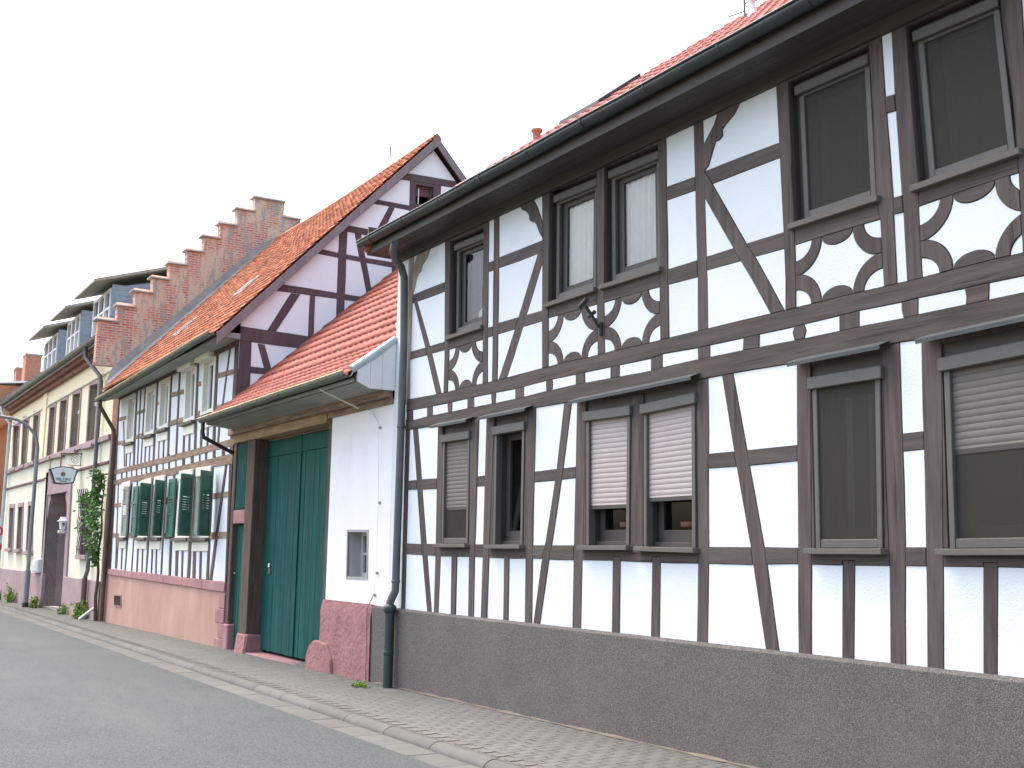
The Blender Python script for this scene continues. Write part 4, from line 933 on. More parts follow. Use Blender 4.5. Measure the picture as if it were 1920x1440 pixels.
# upper floor
vp('post', G, 357, 590, 20, G, 322, 1460); vp('post', G, 407, 575, 9, G, 365, 1460); vp('post', G, 457, 550, 12, G, 405, 1450); vp('post', G, 602, 460, 20, G, 552, 1430); vp('post', G, 767, 370, 20, G, 722, 1390)
vp('post', H, 152, 490, 15, H, 110, 1400); vp('post', H, 330, 385, 24, H, 300, 1340); vp('post', H, 525, 290, 26, H, 488, 1290); vp('brace', H, 660, 225, 14, H, 575, 870)
for z, x0, y0, x1, y1, w0 in ((G, 205, 940, 212, 1470, 9), (G, 240, 1220, 232, 1470, 12), (G, 285, 1220, 275, 1470, 10), (G, 465, 1150, 450, 1450, 14), (G, 515, 1140, 500, 1440, 12), (G, 625, 1050, 610, 1420, 12), (G, 680, 1070, 668, 1410, 12), (H, 40, 1100, 30, 1400, 18), (H, 195, 1060, 183, 1390, 18), (H, 250, 1060, 240, 1370, 16), (H, 370, 1000, 358, 1340, 20), (H, 432, 1000, 422, 1330, 18), (H, 545, 1040, 528, 1290, 18)): vp('stud', z, x0, y0, w0, z, x1, y1)
for a in ((520, 562, 720, 505, 52), (60, 752, 220, 708, 48), (325, 645, 390, 628, 46), (40, 1040, 215, 985, 54), (300, 950, 380, 925, 56), (495, 895, 720, 815, 56)): hr('rail', H, *a)
for a in ((150, 915, 270, 885, 40), (350, 845, 500, 795, 40), (585, 735, 660, 712, 36), (140, 1198, 260, 1172, 42), (330, 1130, 480, 1085, 48), (570, 1042, 640, 1022, 46)): hr('rail', G, *a)
WN = {'u1': G(262, 655, 352, 625, 322, 1175, 235, 1195), 'u2': G(487, 575, 592, 520, 560, 1085, 455, 1112), 'u3': G(648, 470, 757, 415, 727, 1010, 615, 1045), 'u4': H(212, 490, 322, 440, 298, 1000, 195, 1035), 'u5': H(390, 400, 515, 345, 485, 925, 365, 968),
      'w1': I(215, 370, 295, 350, 250, 905, 180, 908), 'w2': I(420, 350, 525, 320, 475, 905, 375, 908), 'w3': I(562, 315, 672, 292, 620, 905, 515, 908), 'w4': J(160, 235, 290, 215, 245, 840, 110, 845), 'w5': J(330, 205, 470, 190, 440, 840, 285, 845)}
OPN = [poly(f, q) for q in WN.values()]
zpl2 = [(200, 1064), (325, 1077.2), (432, 1091)]
b0 = f.px((200, 1066)); b1 = f.px((432, 1092))
bounds = [(X2L, b0.y), (X2, b1.y), (X2, CZ+3.84), (X2L, CZ+3.84)]
def h2mat(nm, w_, h_):
    if nm in ('beam', 'rail', 'wall_plate'): return 'wood_old_h'
    if nm == 'corner_post': return 'wood_old_v'
    return 'wood_purple' if nm in ('stud', 'brace') else 'wood_v'
facade(h2, f, bounds, TM, OPN, panel='plaster_white', matf=h2mat, rim=.004, mind=.012, jit=.005, pd=.004)
# shutters, windows
def win2(qp, up, box=False, left=None, right=None):
    q = Quad(f, qp); w_, h_ = q.w, q.h; mb = MB(); q.ring(mb, -.03, w_+.03, -.02, h_+.03, .10, -.12, .03)
    win = mb.build('window', 'cream_paint', h2, bevel=.006); room(q, win, .5, -.13)
    s_ = MB(); q.ring(s_, .07, w_-.07, .08, h_-.07, .06, -.12, -.07); q.bar(s_, w_/2-.03, w_/2+.03, .14, h_-.13, -.115, -.075); s_.build('sash', 'white_paint', win, bevel=.004)
    pn = MB(); q.face(pn, .1, w_-.1, .1, h_-.1, -.1); pn.build('pane', 'glass', win, fix=False)
    curtain_mesh(q, .1, w_-.1, .12, h_-.1, -.16, 6).build('curtain', 'curtain', win, fix=False)
    s_ = MB(); q.bar(s_, -.08, w_+.06, -.07, -.005, -.05, .10); s_.build('sill', 'sill_stone', win, bevel=.005)
    s_ = MB(); q.bar(s_, -.02, w_+.02, -.26, -.075, -.02, .028); s_.build('sill_board', 'cream_paint', win, bevel=.005)
    if box: s_ = MB(); q.bar(s_, -.12, w_+.02, h_-.06, h_+.16, -.02, .17); s_.build('shutter_box', 'cream_paint', win, bevel=.006)
    elif not up:
        s_ = MB(); q.bar(s_, -.03, w_+.03, h_-.06, h_+.12, -.02, .05); s_.build('head_board', 'cream_paint', win, bevel=.006)
    return win, q
def shutter(win, q, side, ang, m='shutter_green'):
    w_, h_ = q.w*.47, q.h*.97; hx = -.05 if side < 0 else q.w+.19; hp = q.p3(hx, .02, .06)
    dirv = Vector((side*math.cos(ang), -math.sin(ang), 0)); nrm = Vector((-side*math.sin(ang)*-1, 0, 0)); nrm = Vector((0, 0, 1)).cross(dirv).normalized()
    def bx(mb, u0, u1, v0, v1, t0, t1):
        c = lambda u, v, t: hp+dirv*u+Vector((0, 0, v))+nrm*t
        return mb.hexa([c(u0, v0, t0), c(u1, v0, t0), c(u1, v1, t0), c(u0, v1, t0)], [c(u0, v0, t1), c(u1, v0, t1), c(u1, v1, t1), c(u0, v1, t1)])
    mb = MB(); e = .07
    bx(mb, 0, e, 0, h_, -.02, .02); bx(mb, w_-e, w_, 0, h_, -.02, .02)
    for v0, v1 in ((0, .1), (h_*.42-.06, h_*.42), (h_*.64, h_*.64+.06), (h_-.09, h_)): bx(mb, e, w_-e, v0, v1, -.02, .02)
    bx(mb, e, w_-e, .1, h_*.42-.06, -.008, .008); bx(mb, e, w_-e, h_*.64+.06, h_-.09, -.008, .008)
    sh = mb.build('shutter', m, win, bevel=.004)
    return sh, lambda k: None, bx, w_, h_, e
def louvres(win, tup, m):
    sh, _, bx, w_, h_, e = tup; n = 5
    mb = MB()
    for k in range(n):
        v = h_*.43+k*(h_*.2)/n; bx(mb, e, w_-e, v, v+.035, -.03, .025)
    mb.build('louvre', m, sh.parent)
for nm, bx_ in (('u1', 0), ('u2', 0), ('u3', 0), ('u4', 1), ('u5', 1)): win2(WN[nm], True, bool(bx_))
wn, q = win2(WN['w1'], False); s_ = shutter(wn, q, 1, math.radians(172), 'soffit_green'); louvres(wn, s_, 'cream_paint')
wn, q = win2(WN['w2'], False); louvres(wn, shutter(wn, q, -1, .04), 'shutter_green'); louvres(wn, shutter(wn, q, 1, .80), 'shutter_green')
wn, q = win2(WN['w3'], False); louvres(wn, shutter(wn, q, 1, .72), 'shutter_green')
wn, q = win2(WN['w4'], False); louvres(wn, shutter(wn, q, -1, .03), 'shutter_green'); louvres(wn, shutter(wn, q, 1, .8), 'shutter_green')
wn, q = win2(WN['w5'], False); louvres(wn, shutter(wn, q, 1, .78), 'shutter_green')
# plinth: salmon render, sandstone band and quoins
pb0, pb1 = f.px((203, 1077)), f.px((428, 1111)); zbot = zs(-24)-.4
MB().hexa([(X2L, D-.02, zbot), (X2+.0, D-.02, zbot), (X2, D-.02, pb1.y), (X2L, D-.02, pb0.y)], [(X2L, D+.2, zbot), (X2, D+.2, zbot), (X2, D+.2, pb1.y), (X2L, D+.2, pb0.y)]).build('plinth', 'salmon_plinth', h2)
nb = 7
for i in range(nb):
    a, b = i/nb, (i+1)/nb; xa, xb = X2L+(X2-X2L)*a+.004, X2L+(X2-X2L)*b-.004; l0, l1_ = pb0.y+(pb1.y-pb0.y)*a, pb0.y+(pb1.y-pb0.y)*b; t0, t1 = b0.y+(b1.y-b0.y)*a, b0.y+(b1.y-b0.y)*b
    MB().hexa([(xa, D-.05, l0+.003), (xb, D-.05, l1_+.003), (xb, D-.04, t1-.002), (xa, D-.04, t0-.002)], [(xa, D+.1, l0+.003), (xb, D+.1, l1_+.003), (xb, D+.1, t1-.002), (xa, D+.1, t0-.002)]).build('band_stone', 'sandstone_band', h2, bevel=.008)
z = zs(X2)-.1; k = 0
while z < pb1.y-.1:
    hh = .26; w_ = .28 if k % 2 else .46; MB().box(X2-w_, X2+.012, D-.035, D+.15, z+.004, min(z+hh, pb1.y)-.004).build('quoin', 'sandstone_band', h2, bevel=.01); z += hh; k += 1
MB().box(X2L+.0, X2L+.12, D-.03, D+.1, zs(X2L)-.1, pb0.y-.004).build('quoin', 'sandstone_band', h2, bevel=.01)
vq = Quad(f, I(150, 1540, 190, 1550, 190, 1620, 150, 1612)); vq = Quad(f, [(217, 1117), (229, 1118), (229, 1136), (217, 1134)])
vm = MB(); vq.face(vm, 0, vq.w, 0, vq.h, .024); cv = vm.build('cellar_vent', 'room', h2, fix=False)
vm = MB(); vq.ring(vm, -.03, vq.w+.03, -.03, vq.h+.03, .03, .015, .04); vm.build('frame', 'sandstone_band', cv)
# gable wall facing up the street
TM = []
def tg(n, *q): TM.append((n, [tuple(v) for v in poly(S2, *q)]))
yA, zA = S2.px(K(1655, 100)[0]); yE, zE = S2.px(L(190, 600)[0]); slope2 = (zA-zE)/(yA-yE)
tg('post', K(945, 770, 1005, 780), L(1190, 560, 1125, 540))
tg('beam', L(200, 560, 300, 588, 900, 680, 1000, 690, 960, 800, 840, 780, 300, 712, 230, 700))
tg('corner_post', L(290, 690, 412, 720, 395, 1170, 275, 1230))
tg('beam', K(1430, 335, 1900, 415, 1900, 465, 1400, 385)); tg('beam', K(1205, 532, 1520, 592, 1520, 628, 1170, 562)); tg('beam', K(985, 725, 1600, 850, 1600, 890, 975, 772))
tg('beam', K(800, 905, 940, 938, 1345, 1008, 1500, 1035, 1500, 1075, 1335, 1045, 930, 972, 760, 938)); tg('beam', K(505, 1170, 930, 1238, 1200, 1280, 1200, 1320, 920, 1280, 450, 1218))
tg('post', K(1475, 380, 1517, 380, 1510, 720, 1468, 720)); tg('post', K(1655, 400, 1708, 405, 1700, 720, 1648, 720)); tg('rail', K(1500, 585, 1670, 615, 1670, 650, 1500, 625))
tg('brace', K(1318, 590, 1360, 598, 1265, 800, 1212, 790)); tg('brace', K(1058, 780, 1106, 790, 1190, 1240, 1148, 1240)); tg('brace', L(745, 315, 822, 325, 615, 640, 545, 630)); tg('post', L(905, 330, 948, 335, 935, 690, 888, 690))
tg('post', K(1338, 860, 1392, 870, 1390, 1100, 1338, 1090)); tg('brace', L(463, 740, 522, 750, 580, 960, 600, 1060, 545, 1050)); tg('rail', L(390, 930, 700, 970, 700, 1015, 390, 985))
hy0, hy1 = D, 2*yA-D
gb = [(D+.001, CZ-.3), (hy1, CZ-.3), (hy1, zA-slope2*(hy1-yA)-.15), (yA, zA-.2), (D+.001, zA-slope2*(yA-D)-.15)]
gwin = poly(S2, K(1520, 425, 1650, 445, 1645, 590, 1515, 575))
TM.append(('window_casing', grow([tuple(p) for p in gwin], .09)))
facade(h2, S2, gb, TM, [gwin], panel='plaster_gable_brightened', matf=lambda a, b, c: 'wood_purple', rim=.004, mind=.014, pd=.004)
gq = Quad(S2, K(1520, 425, 1650, 445, 1645, 590, 1515, 575)); mb = MB(); gq.ring(mb, 0, gq.w, 0, gq.h, .045, -.15, -.06); gwn = mb.build('window', 'wood_purple', h2); room(gq, gwn, .6, -.14)
mb = MB(); gq.bar(mb, .05, gq.w-.05, gq.h*.52, gq.h*.95, -.12, -.09); mb.build('blind', 'mauve_dark', gwn); mb = MB(); gq.bar(mb, .09, .11, .04, gq.h-.04, -.08, -.07); mb.build('bar', 'white_paint', gwn)
# roof of the farmhouse
sl2 = math.atan(slope2); yv = 5.93; zv = zE-slope2*(yE-yv)+.05; yR, zR = yA, zv+(yA-yv)*slope2
XS_ = -29.0; XV = X2+.13; rb = MB()
for y0, z0 in ((yv, zv), (2*yR-yv, zv)):
    a = [(X2L+.05, y0, z0-.03), (XV, y0, z0-.03), (XV, yR, zR-.03), (X2L+.05, yR, zR-.03)]; rb.hexa(a, [(p[0], p[1], p[2]-.07) for p in a])
roof2 = rb.build('roof', 'wood_v', h2)
for sgn, nm in ((1, 'verge_board'), (-1, 'verge_board')):
    a = [(yv if sgn > 0 else 2*yR-yv, zv+.0), (yR, zR+.0), (yR, zR-.21), ((yv if sgn > 0 else 2*yR-yv), zv-.21)]
    MB().prism(Side(X2+.165), a, .0, -.03).build(nm, 'verge_grey', h2)
tm2_ = tile_mesh('tile', .20, .30, 'tile_orange'); sp = []; ln = math.hypot(yR-yv, zR-zv)
x = X2L+.3
while x < XV:
    s = -.04
    while s < ln-.05:
        sag = .06*math.sin(min(1, max(0, (x-X2L)/(X2-X2L)))*math.pi)*s/ln
        sp.append((Vector((x+random.uniform(-.006, .006), yv+s*math.cos(sl2), zv+s*math.sin(sl2)-sag+random.uniform(0, .012))), sl2+random.uniform(-.01, .02), random.uniform(-.03, .03))); s += .225
    x += .193
tiles(roof2, tm2_, 'tile_orange', sp, 300)
x = X2L+.3
while x < XV-.1:
    sag = .06*math.sin((x-X2L)/(X2-X2L)*math.pi)
    MB().tube([(x, yR, zR-.05-sag), (x+.36, yR, zR-.035-sag)], [.12, .10], 9).build('ridge_tile', 'tile_orange', roof2); x += .34
for pts in (((445, 546), (475, 527), (476, 533), (447, 553)), ((332, 622), (357, 606), (358, 610), (333, 627))):
    vs = []
    for p in pts:
        d_ = ray(*p); k = ((zv-CZ)-slope2*yv+.03)/(d_.z-slope2*d_.y); vs.append(Vector((0, 0, CZ))+d_*k)
    cx = sum((v.x for v in vs))/4; cy = sum((v.y for v in vs))/4; wx = .30; wl = .28
    a = [Vector((cx+sx*wx, cy+sy*wl*math.cos(sl2), zv+(cy-yv)*slope2+sy*wl*math.sin(sl2)+.09)) for sx, sy in ((-1, -1), (1, -1), (1, 1), (-1, 1))]
    sk = MB().hexa(a, [v-Vector((0, -.05, .1)) for v in a]).build('skylight', 'surround', roof2, bevel=.01)
    MB().hexa([v.lerp(a[0].lerp(a[2], .5), .22)+Vector((0, -.004, .008)) for v in a], [v.lerp(a[0].lerp(a[2], .5), .22) for v in a]).build('pane', 'trim_dark', sk)
# aerial rod on the ridge and finial
MB().tube([(X2-2.1, yR, zR), (X2-2.1, yR, zR+.5)], .015, 6).build('roof_hook', 'iron', roof2)
# mortar fillet where the roof meets the stepped gable
MB().prism(Side(XS_+.03), [(yv+.1, zv-.25), (yR, zR-.15), (yR, zR+.12), (yR-.6, zR-.6*slope2+.34), (yv+.25, zv+.25*slope2+.42), (yv+.1, zv+.3)], 0, -.06).build('mortar_fillet', 'mortar', h2)
MB().hexa([(X2L+.05, yv+.1, zv+.28), (X2L+.42, yv+.1, zv+.2), (X2L+.42, yR, zR+.03), (X2L+.05, yR, zR+.10)], [(X2L+.05, yv+.1, zv+.0), (X2L+.42, yv+.1, zv+.0), (X2L+.42, yR, zR-.1), (X2L+.05, yR, zR-.1)]).build('mortar_fillet', 'mortar', h2)
# eaves
gutter(h2, X2L+.1, X2+.1, (5.86, CZ+3.66), (5.86, CZ+3.90), .075, 'zinc_green', .8, True, 'gutter_ochre')
MB().hexa([(X2L+.05, 5.93, CZ+3.60), (X2+.12, 5.93, CZ+3.82), (X2+.12, D-.03, CZ+3.80), (X2L+.05, D-.03, CZ+3.74)], [(X2L+.05, 5.93, CZ+3.66), (X2+.12, 5.93, CZ+3.90), (X2+.12, D-.03, CZ+3.9), (X2L+.05, D-.03, CZ+3.9)]).build('soffit', 'soffit_green', h2)
MB().box(X2L+.1, X2+.0, D-.06, D-.028, CZ+3.70, CZ+3.80).build('frieze_board', 'wood_old_v', h2)
ga = [(X2L+.35, 5.86, CZ+3.60), (X2L+.33, 5.88, CZ+3.45), (X2L+.18, 6.28, CZ+2.9), (X2L+.16, 6.30, CZ+2.7), (X2L+.12, 6.30, zs(X2L)+.02)]
MB().tube(ga, .05, 9).build('downpipe', 'wood_old_v', h2)
# back and far walls
MB().box(X2L+.1, X2-.26, hy1-.2, hy1, zs(-24)-.4, CZ+3.8).build('back_wall', 'plaster_warm', h2)
# ================================================================== cream inn with stepped gable
FI = Front(D); f = FI; XI1, XI0 = -29.62, -47.3; XS = -29.0; SS = Side(XS)
inn = thing('inn', (-38, D, zs(-38)), 'cream rendered inn with stepped brick gable, three roof dormers and mauve stone trim', 'house')
yE_, zE_ = 5.98, CZ+5.47
zw = CZ+5.12
# openings
UW = [N(150, 550, 205, 545, 180, 975, 135, 988), N(250, 492, 300, 485, 270, 948, 225, 962), N(360, 440, 410, 430, 380, 912, 335, 925), N(530, 360, 580, 348, 545, 862, 492, 878), N(640, 292, 702, 275, 665, 830, 602, 845), N(770, 222, 842, 205, 803, 788, 730, 802), N(945, 128, 1025, 108, 980, 728, 905, 745)]
GW = [O(108, 182, 150, 178, 133, 595, 92, 598), O(200, 172, 243, 166, 225, 605, 178, 610), O(303, 158, 345, 152, 335, 622, 280, 628), O(860, 118, 945, 110, 915, 668, 842, 665)]
gateq = [P(285, 800)[0], P(632, 735)[0], O(655, 1215)[0], O(440, 1200)[0]]
UQ = [Quad(f, q) for q in UW]; GQ = [Quad(f, q) for q in GW]; DQ = Quad(f, gateq)
def facadeplain(bd, ops, nm, m, d=0):
    polys = [[Vector(p) for p in bd]]+ops; vs = []; fs = []
    for p in polys:
        p = [Vector(v) for v in p]
        if area2(p) < 0: p = p[::-1]
        k = len(vs); vs += p; fs.append(list(range(k, k+len(p))))
    ov, oe, of, _, _, orf = delaunay_2d_cdt(vs, [], fs, 1, 1e-4)
    tr = [t for t, s in zip(of, orf) if 0 in s and len(s) == 1]
    return region_mesh(nm, f, tr, ov, d, -.35, 0, 0, m, inn)
bel = [(2, 1012+0)] and [f.px(p) for p in N(60, 1022, 430, 912, 1110, 708)]
zbel = sum(p.y for p in bel)/3; zb2 = sum(f.px(p).y for p in N(60, 1180, 430, 1108, 1050, 982))/3
zpl_ = CZ-.86
facadeplain([(XI0, zbel), (XI1, zbel), (XI1, zw+.1), (XI0, zw+.1)], [q.c for q in UQ], 'upper_wall', 'cream_wall')
facadeplain([(XI0, zs(-47)-.4), (XI1, zs(-47)-.4), (XI1, zbel-.001), (XI0, zbel-.001)], [q.c for q in GQ]+[DQ.c], 'lower_wall', 'pale_wall')
# right-hand return of the inn and stone strip next to the farmhouse
MB().box(XI1+.003, XS-.006, D-.03, D+.2, zs(-29)-.3, CZ+4.9).build('party_strip', 'brick_brown', inn)
# pink plinth, broken at the gateway
gx0, gx1 = DQ.c[3].x, DQ.c[2].x
for a, b in ((XI0-.02, gx0-.02), (gx1+.02, XI1+.02)):
    MB().box(a, b, D-.07, D+.05, zs(a)-.3, zpl_).build('plinth', 'mauve_stone', inn, bevel=.012)
# string courses
def course(nm, m, z, t, d, a=XI0-.03, b=XI1+.03): return MB().box(a, b, D-d, D+.02, z-t/2, z+t/2).build(nm, m, inn, bevel=.01)
course('string_course', 'mauve_stone', zbel, .14, .1); course('string_course', 'mauve_dark', zb2, .07, .05, XI0, gx0-.5); course('string_course', 'mauve_dark', zb2, .07, .05, gx1+.4, XI1)
zm = CZ+4.62
xpil = f.px(N(455, 600)[0]).x
course('moulding', 'pale_wall', zm, .06, .06, XI0+.3, xpil-.35); course('moulding', 'pale_wall', zm, .06, .06, xpil+.35, XI1)
MB().box(xpil-.32, xpil+.32, D-.05, D+.01, zbel+.07, zw-.02).build('pilaster', 'cream_wall', inn, bevel=.01)
MB().box(gx0-1.0, gx0-.45, D-.05, D+.01, zpl_, zbel-.08).build('pilaster', 'pale_wall', inn, bevel=.01)
# cornice with brick dentils
MB().box(XI0-.1, XI1+.35, D-.14, D+.1, zw-.02, zw+.1).build('cornice', 'brick_brown', inn)
MB().box(XI0-.15, XI1+.35, D-.34, D+.1, zw+.22, zw+.36).build('cornice', 'brick_brown', inn)
x = XI0
while x < XI1+.3:
    MB().box(x, x+.13, D-.28, D+.05, zw+.1, zw+.22).build('dentil', 'brick_brown', inn); x += .26
gutter(inn, XI0-.25, XI1+.3, (6.0, CZ+5.52), (6.0, CZ+5.50), .09, 'zinc_green', 2.0)
# windows
def winI(q, up, grille=False):
    w_, h_ = q.w, q.h; mb = MB(); q.ring(mb, -.14, w_+.14, -.0, h_+.16, .14, -.05, .03, tb=.0, tt=.16); 
    win = mb.build('window', 'mauve_stone', inn, bevel=.006)
    rv = MB(); p = [[q.p3(u, v, dd) for u, v in ((0, 0), (w_, 0), (w_, h_), (0, h_))] for dd in (.0, -.3)]
    rv.add(p[0]+p[1], [(0, 1, 5, 4), (1, 2, 6, 5), (2, 3, 7, 6), (3, 0, 4, 7)]); rv.build('reveal', 'mauve_stone', win, fix=False)
    fr_ = MB(); q.ring(fr_, 0, w_, 0, h_, .09, -.22, -.16); q.bar(fr_, w_/2-.04, w_/2+.04, .09, h_*.68, -.21, -.17)
    fr_.build('sash', 'mauve_dark', win)
    tr = MB(); q.bar(tr, .06, w_-.06, h_*.66, h_*.72, -.2, -.12); tr.build('transom', 'white_paint' if up else 'mauve_dark', win)
    room(q, win, .4, -.22); pn = MB(); q.face(pn, .05, w_-.05, .05, h_-.05, -.19); pn.build('pane', 'glass', win, fix=False)
    cu = MB(); q.face(cu, .1, w_-.1, .1, h_*.66, -.25); cu.build('curtain', 'slat_grey', win, fix=False)
    s_ = MB(); q.bar(s_, -.2, w_+.2, -.12, -.0, -.1, .13); s_.build('sill', 'mauve_stone', win, bevel=.008)
    if grille:
        gr = MB()
        for k in range(6):
            u = -.05+(w_+.1)*k/5; path = [q.p3(u, 0, .1)]+[q.p3(u+.03*math.sin(j*2.1+k), h_*j/8, .10+.02*math.sin(j*1.7)) for j in range(1, 8)]+[q.p3(u, h_+.12, .1), q.p3(u+.02, h_+.35, .14)]
            gr.tube(path, .014, 5)
        for v in (.15, h_*.5, h_*.95): gr.tube([q.p3(-.08, v, .1), q.p3(w_+.08, v, .1)], .014, 5)
        gr.build('grille', 'iron', win)
for q in UQ: winI(q, True)
for i, q in enumerate(GQ): winI(q, False, i == 3)
# gateway: surround, deep reveal, dark doors
w_, h_ = DQ.w, DQ.h
sr = MB(); DQ.ring(sr, -.42, w_+.42, 0, h_+.75, .42, -.05, .05, tb=.0, tt=.75); por = sr.build('portal', 'mauve_stone', inn, bevel=.012)
rv = MB(); p = [[DQ.p3(u, v, dd) for u, v in ((0, 0), (w_, 0), (w_, h_), (0, h_))] for dd in (.04, -.75)]
rv.add(p[0]+p[1], [(1, 2, 6, 5), (2, 3, 7, 6), (3, 0, 4, 7)]); rv.build('reveal', 'mauve_stone', por, fix=False)
for u0, sgn in ((0, 1), (w_, -1)):          # corbels under the lintel
    cb = MB(); pts = [(u0, h_), (u0+sgn*.45, h_), (u0+sgn*.42, h_-.18), (u0+sgn*.25, h_-.34), (u0+sgn*.14, h_-.6), (u0, h_-.75)]
    a = [DQ.p3(u, v, .02) for u, v in pts]; b = [DQ.p3(u, v, -.72) for u, v in pts]; cb.add(a+b, [list(range(6)), list(range(11, 5, -1))]+[(i, i+6, (i+1) % 6+6, (i+1) % 6) for i in range(6)]); cb.build('corbel', 'mauve_stone', por)
for a, b in ((.02, w_/2-.01), (w_/2+.01, w_-.02)):
    dl = MB(); DQ.bar(dl, a, b, .12, h_-.02, -.85, -.76); lf = dl.build('gate_leaf', 'trim_dark', inn)
    for k in range(3):
        pb = MB(); DQ.ring(pb, a+.1, b-.1, .25+k*(h_-.4)/3, .15+(k+1)*(h_-.4)/3, .06, -.77, -.745); pb.build('panel', 'trim_dark', lf)
hdl = MB(); DQ.bar(hdl, w_*.55, w_*.585, h_*.26, h_*.30, -.76, -.70); hdl.build('handle', 'white_paint', inn)
MB().box(gx0, gx1, D-.02, D+1.2, zs(-37)-.2, zs(-37)+.03).build('threshold', 'mauve_stone', inn)
# meter box, downpipes
q = Quad(f, O(392, 722, 452, 712, 447, 852, 388, 848)); mb = MB(); q.bar(mb, 0, q.w, 0, q.h, 0, .16); mx_ = mb.build('meter_box', 'grey_box', inn, bevel=.015)
mb = MB(); q.bar(mb, .05, q.w-.05, .05, q.h-.05, .16, .172); mb.build('lid', 'grey_box', mx_, bevel=.005)
xr_ = f.px(N(1058, 600)[0]).x
dp = [(xr_-.9, 6.0, CZ+5.4), (xr_-.9, 6.02, CZ+5.15), (xr_-.1, D-.13, CZ+4.55), (xr_, D-.11, CZ+4.4), (xr_, D-.11, zpl_+.25), (xr_-.02, D-.16, zpl_+.05), (xr_-.02, D-.16, zs(xr_))]
MB().tube(dp[:6], .055, 9).build('downpipe', 'pipe_grey', inn); MB().tube(dp[5:], .07, 9).build('standpipe', 'mauve_dark', inn)
xl_ = f.px(N(118, 800)[0]).x
dp = [(xl_-.6, 6.0, CZ+5.4), (xl_-.5, 6.02, CZ+5.15), (xl_, D-.13, CZ+4.7), (xl_, D-.12, zpl_+.2), (xl_-.15, D-.17, zpl_-.05), (xl_-.15, D-.17, zs(xl_))]
MB().tube(dp, .06, 9).build('downpipe', 'zinc_light', inn)
sq = MB().tube([(XI1+.15, D-.12, zs(XI1)+.34), (XI1-.0, D-.2, zs(XI1)+.26), (XI1-.35, D-.4, zs(XI1)+.02)], .04, 8); sq.build('drain_spout', 'cream_paint', inn)
# stepped gable wall with cap stones
TOP = [(20, 1160), (195, 1168), (352, 1040), (512, 908), (662, 793), (822, 660), (972, 545), (1117, 420), (1272, 305), (1432, 175)]
ypk = None; ol = []; steps = []
def sp_(x, y): return SS.px(R(x, y)[0])
stepx = [20, 192, 352, 512, 662, 822, 972, 1117, 1272, 1432, 1700]; stepy = [1165, 1035, 908, 788, 655, 538, 415, 297, 168, 75]
for i in range(10):
    a, b = sp_(stepx[i], stepy[i]), sp_(stepx[i+1], stepy[i]); steps.append((a.x, b.x, (a.y+b.y)/2))
yc = (steps[9][0]+steps[9][1])/2
poly_ = [(steps[0][0], CZ+4.55)]
for y0, y1, z in steps: poly_ += [(y0, z), (y1, z)]
right = [(2*yc-p[0], p[1]) for p in poly_[:-2]][::-1]
poly_ = [(D+.02, CZ-1), (D+.02, CZ+4.56)]+poly_+right[:-1]+[(2*yc-D, CZ+4.5), (2*yc-D, CZ-1)]
clean = [poly_[0]]
for p in poly_[1:]:
    if abs(p[0]-clean[-1][0])+abs(p[1]-clean[-1][1]) > .01: clean.append(p)
vs = [Vector(p) for p in clean]
if area2(vs) < 0: vs = vs[::-1]
ov, oe, of, _, _, orf = delaunay_2d_cdt(vs, [], [list(range(len(vs)))], 1, 1e-4)
gab = region_mesh('stepped_gable', SS, [t for t, s in zip(of, orf) if s], ov, 0, -.26, 0, 0, 'old_brick', inn)
bm = bmesh.new(); bm.from_mesh(gab.data); bmesh.ops.triangulate(bm, faces=bm.faces); bm.to_mesh(gab.data); bm.free()
MB().box(XS-.25, XS-.05, steps[0][0]-.02, D+.1, CZ+4.56, CZ+4.62).build('corbel_stone', 'sandstone_band', gab)
for y0, y1, z in steps+[(2*yc-b, 2*yc-a, z) for a, b, z in steps[:9]]:
    jz = random.uniform(-.02, .02); e0, e1 = .05+random.uniform(0, .04), .02
    MB().hexa([(XS+.07, y0-e0, z+jz), (XS+.07, y1+e1, z), (XS+.05, y1+e1, z+.055), (XS+.05, y0-e0, z+.05+jz)], [(XS-.33, y0-e0, z+jz), (XS-.33, y1+e1, z), (XS-.31, y1+e1, z+.06), (XS-.31, y0-e0, z+.055+jz)]).build('cap_stone', 'mortar', gab, bevel=.012)
    MB().hexa([(XS+.03, y0-.01, z+.05), (XS+.03, y1, z+.05), (XS-.11, y1, z+.12), (XS-.11, y0-.01, z+.12)], [(XS-.29, y0-.01, z+.05), (XS-.29, y1, z+.05), (XS-.15, y1, z+.12), (XS-.15, y0-.01, z+.12)]).build('ridge_cap', 'clay', gab)
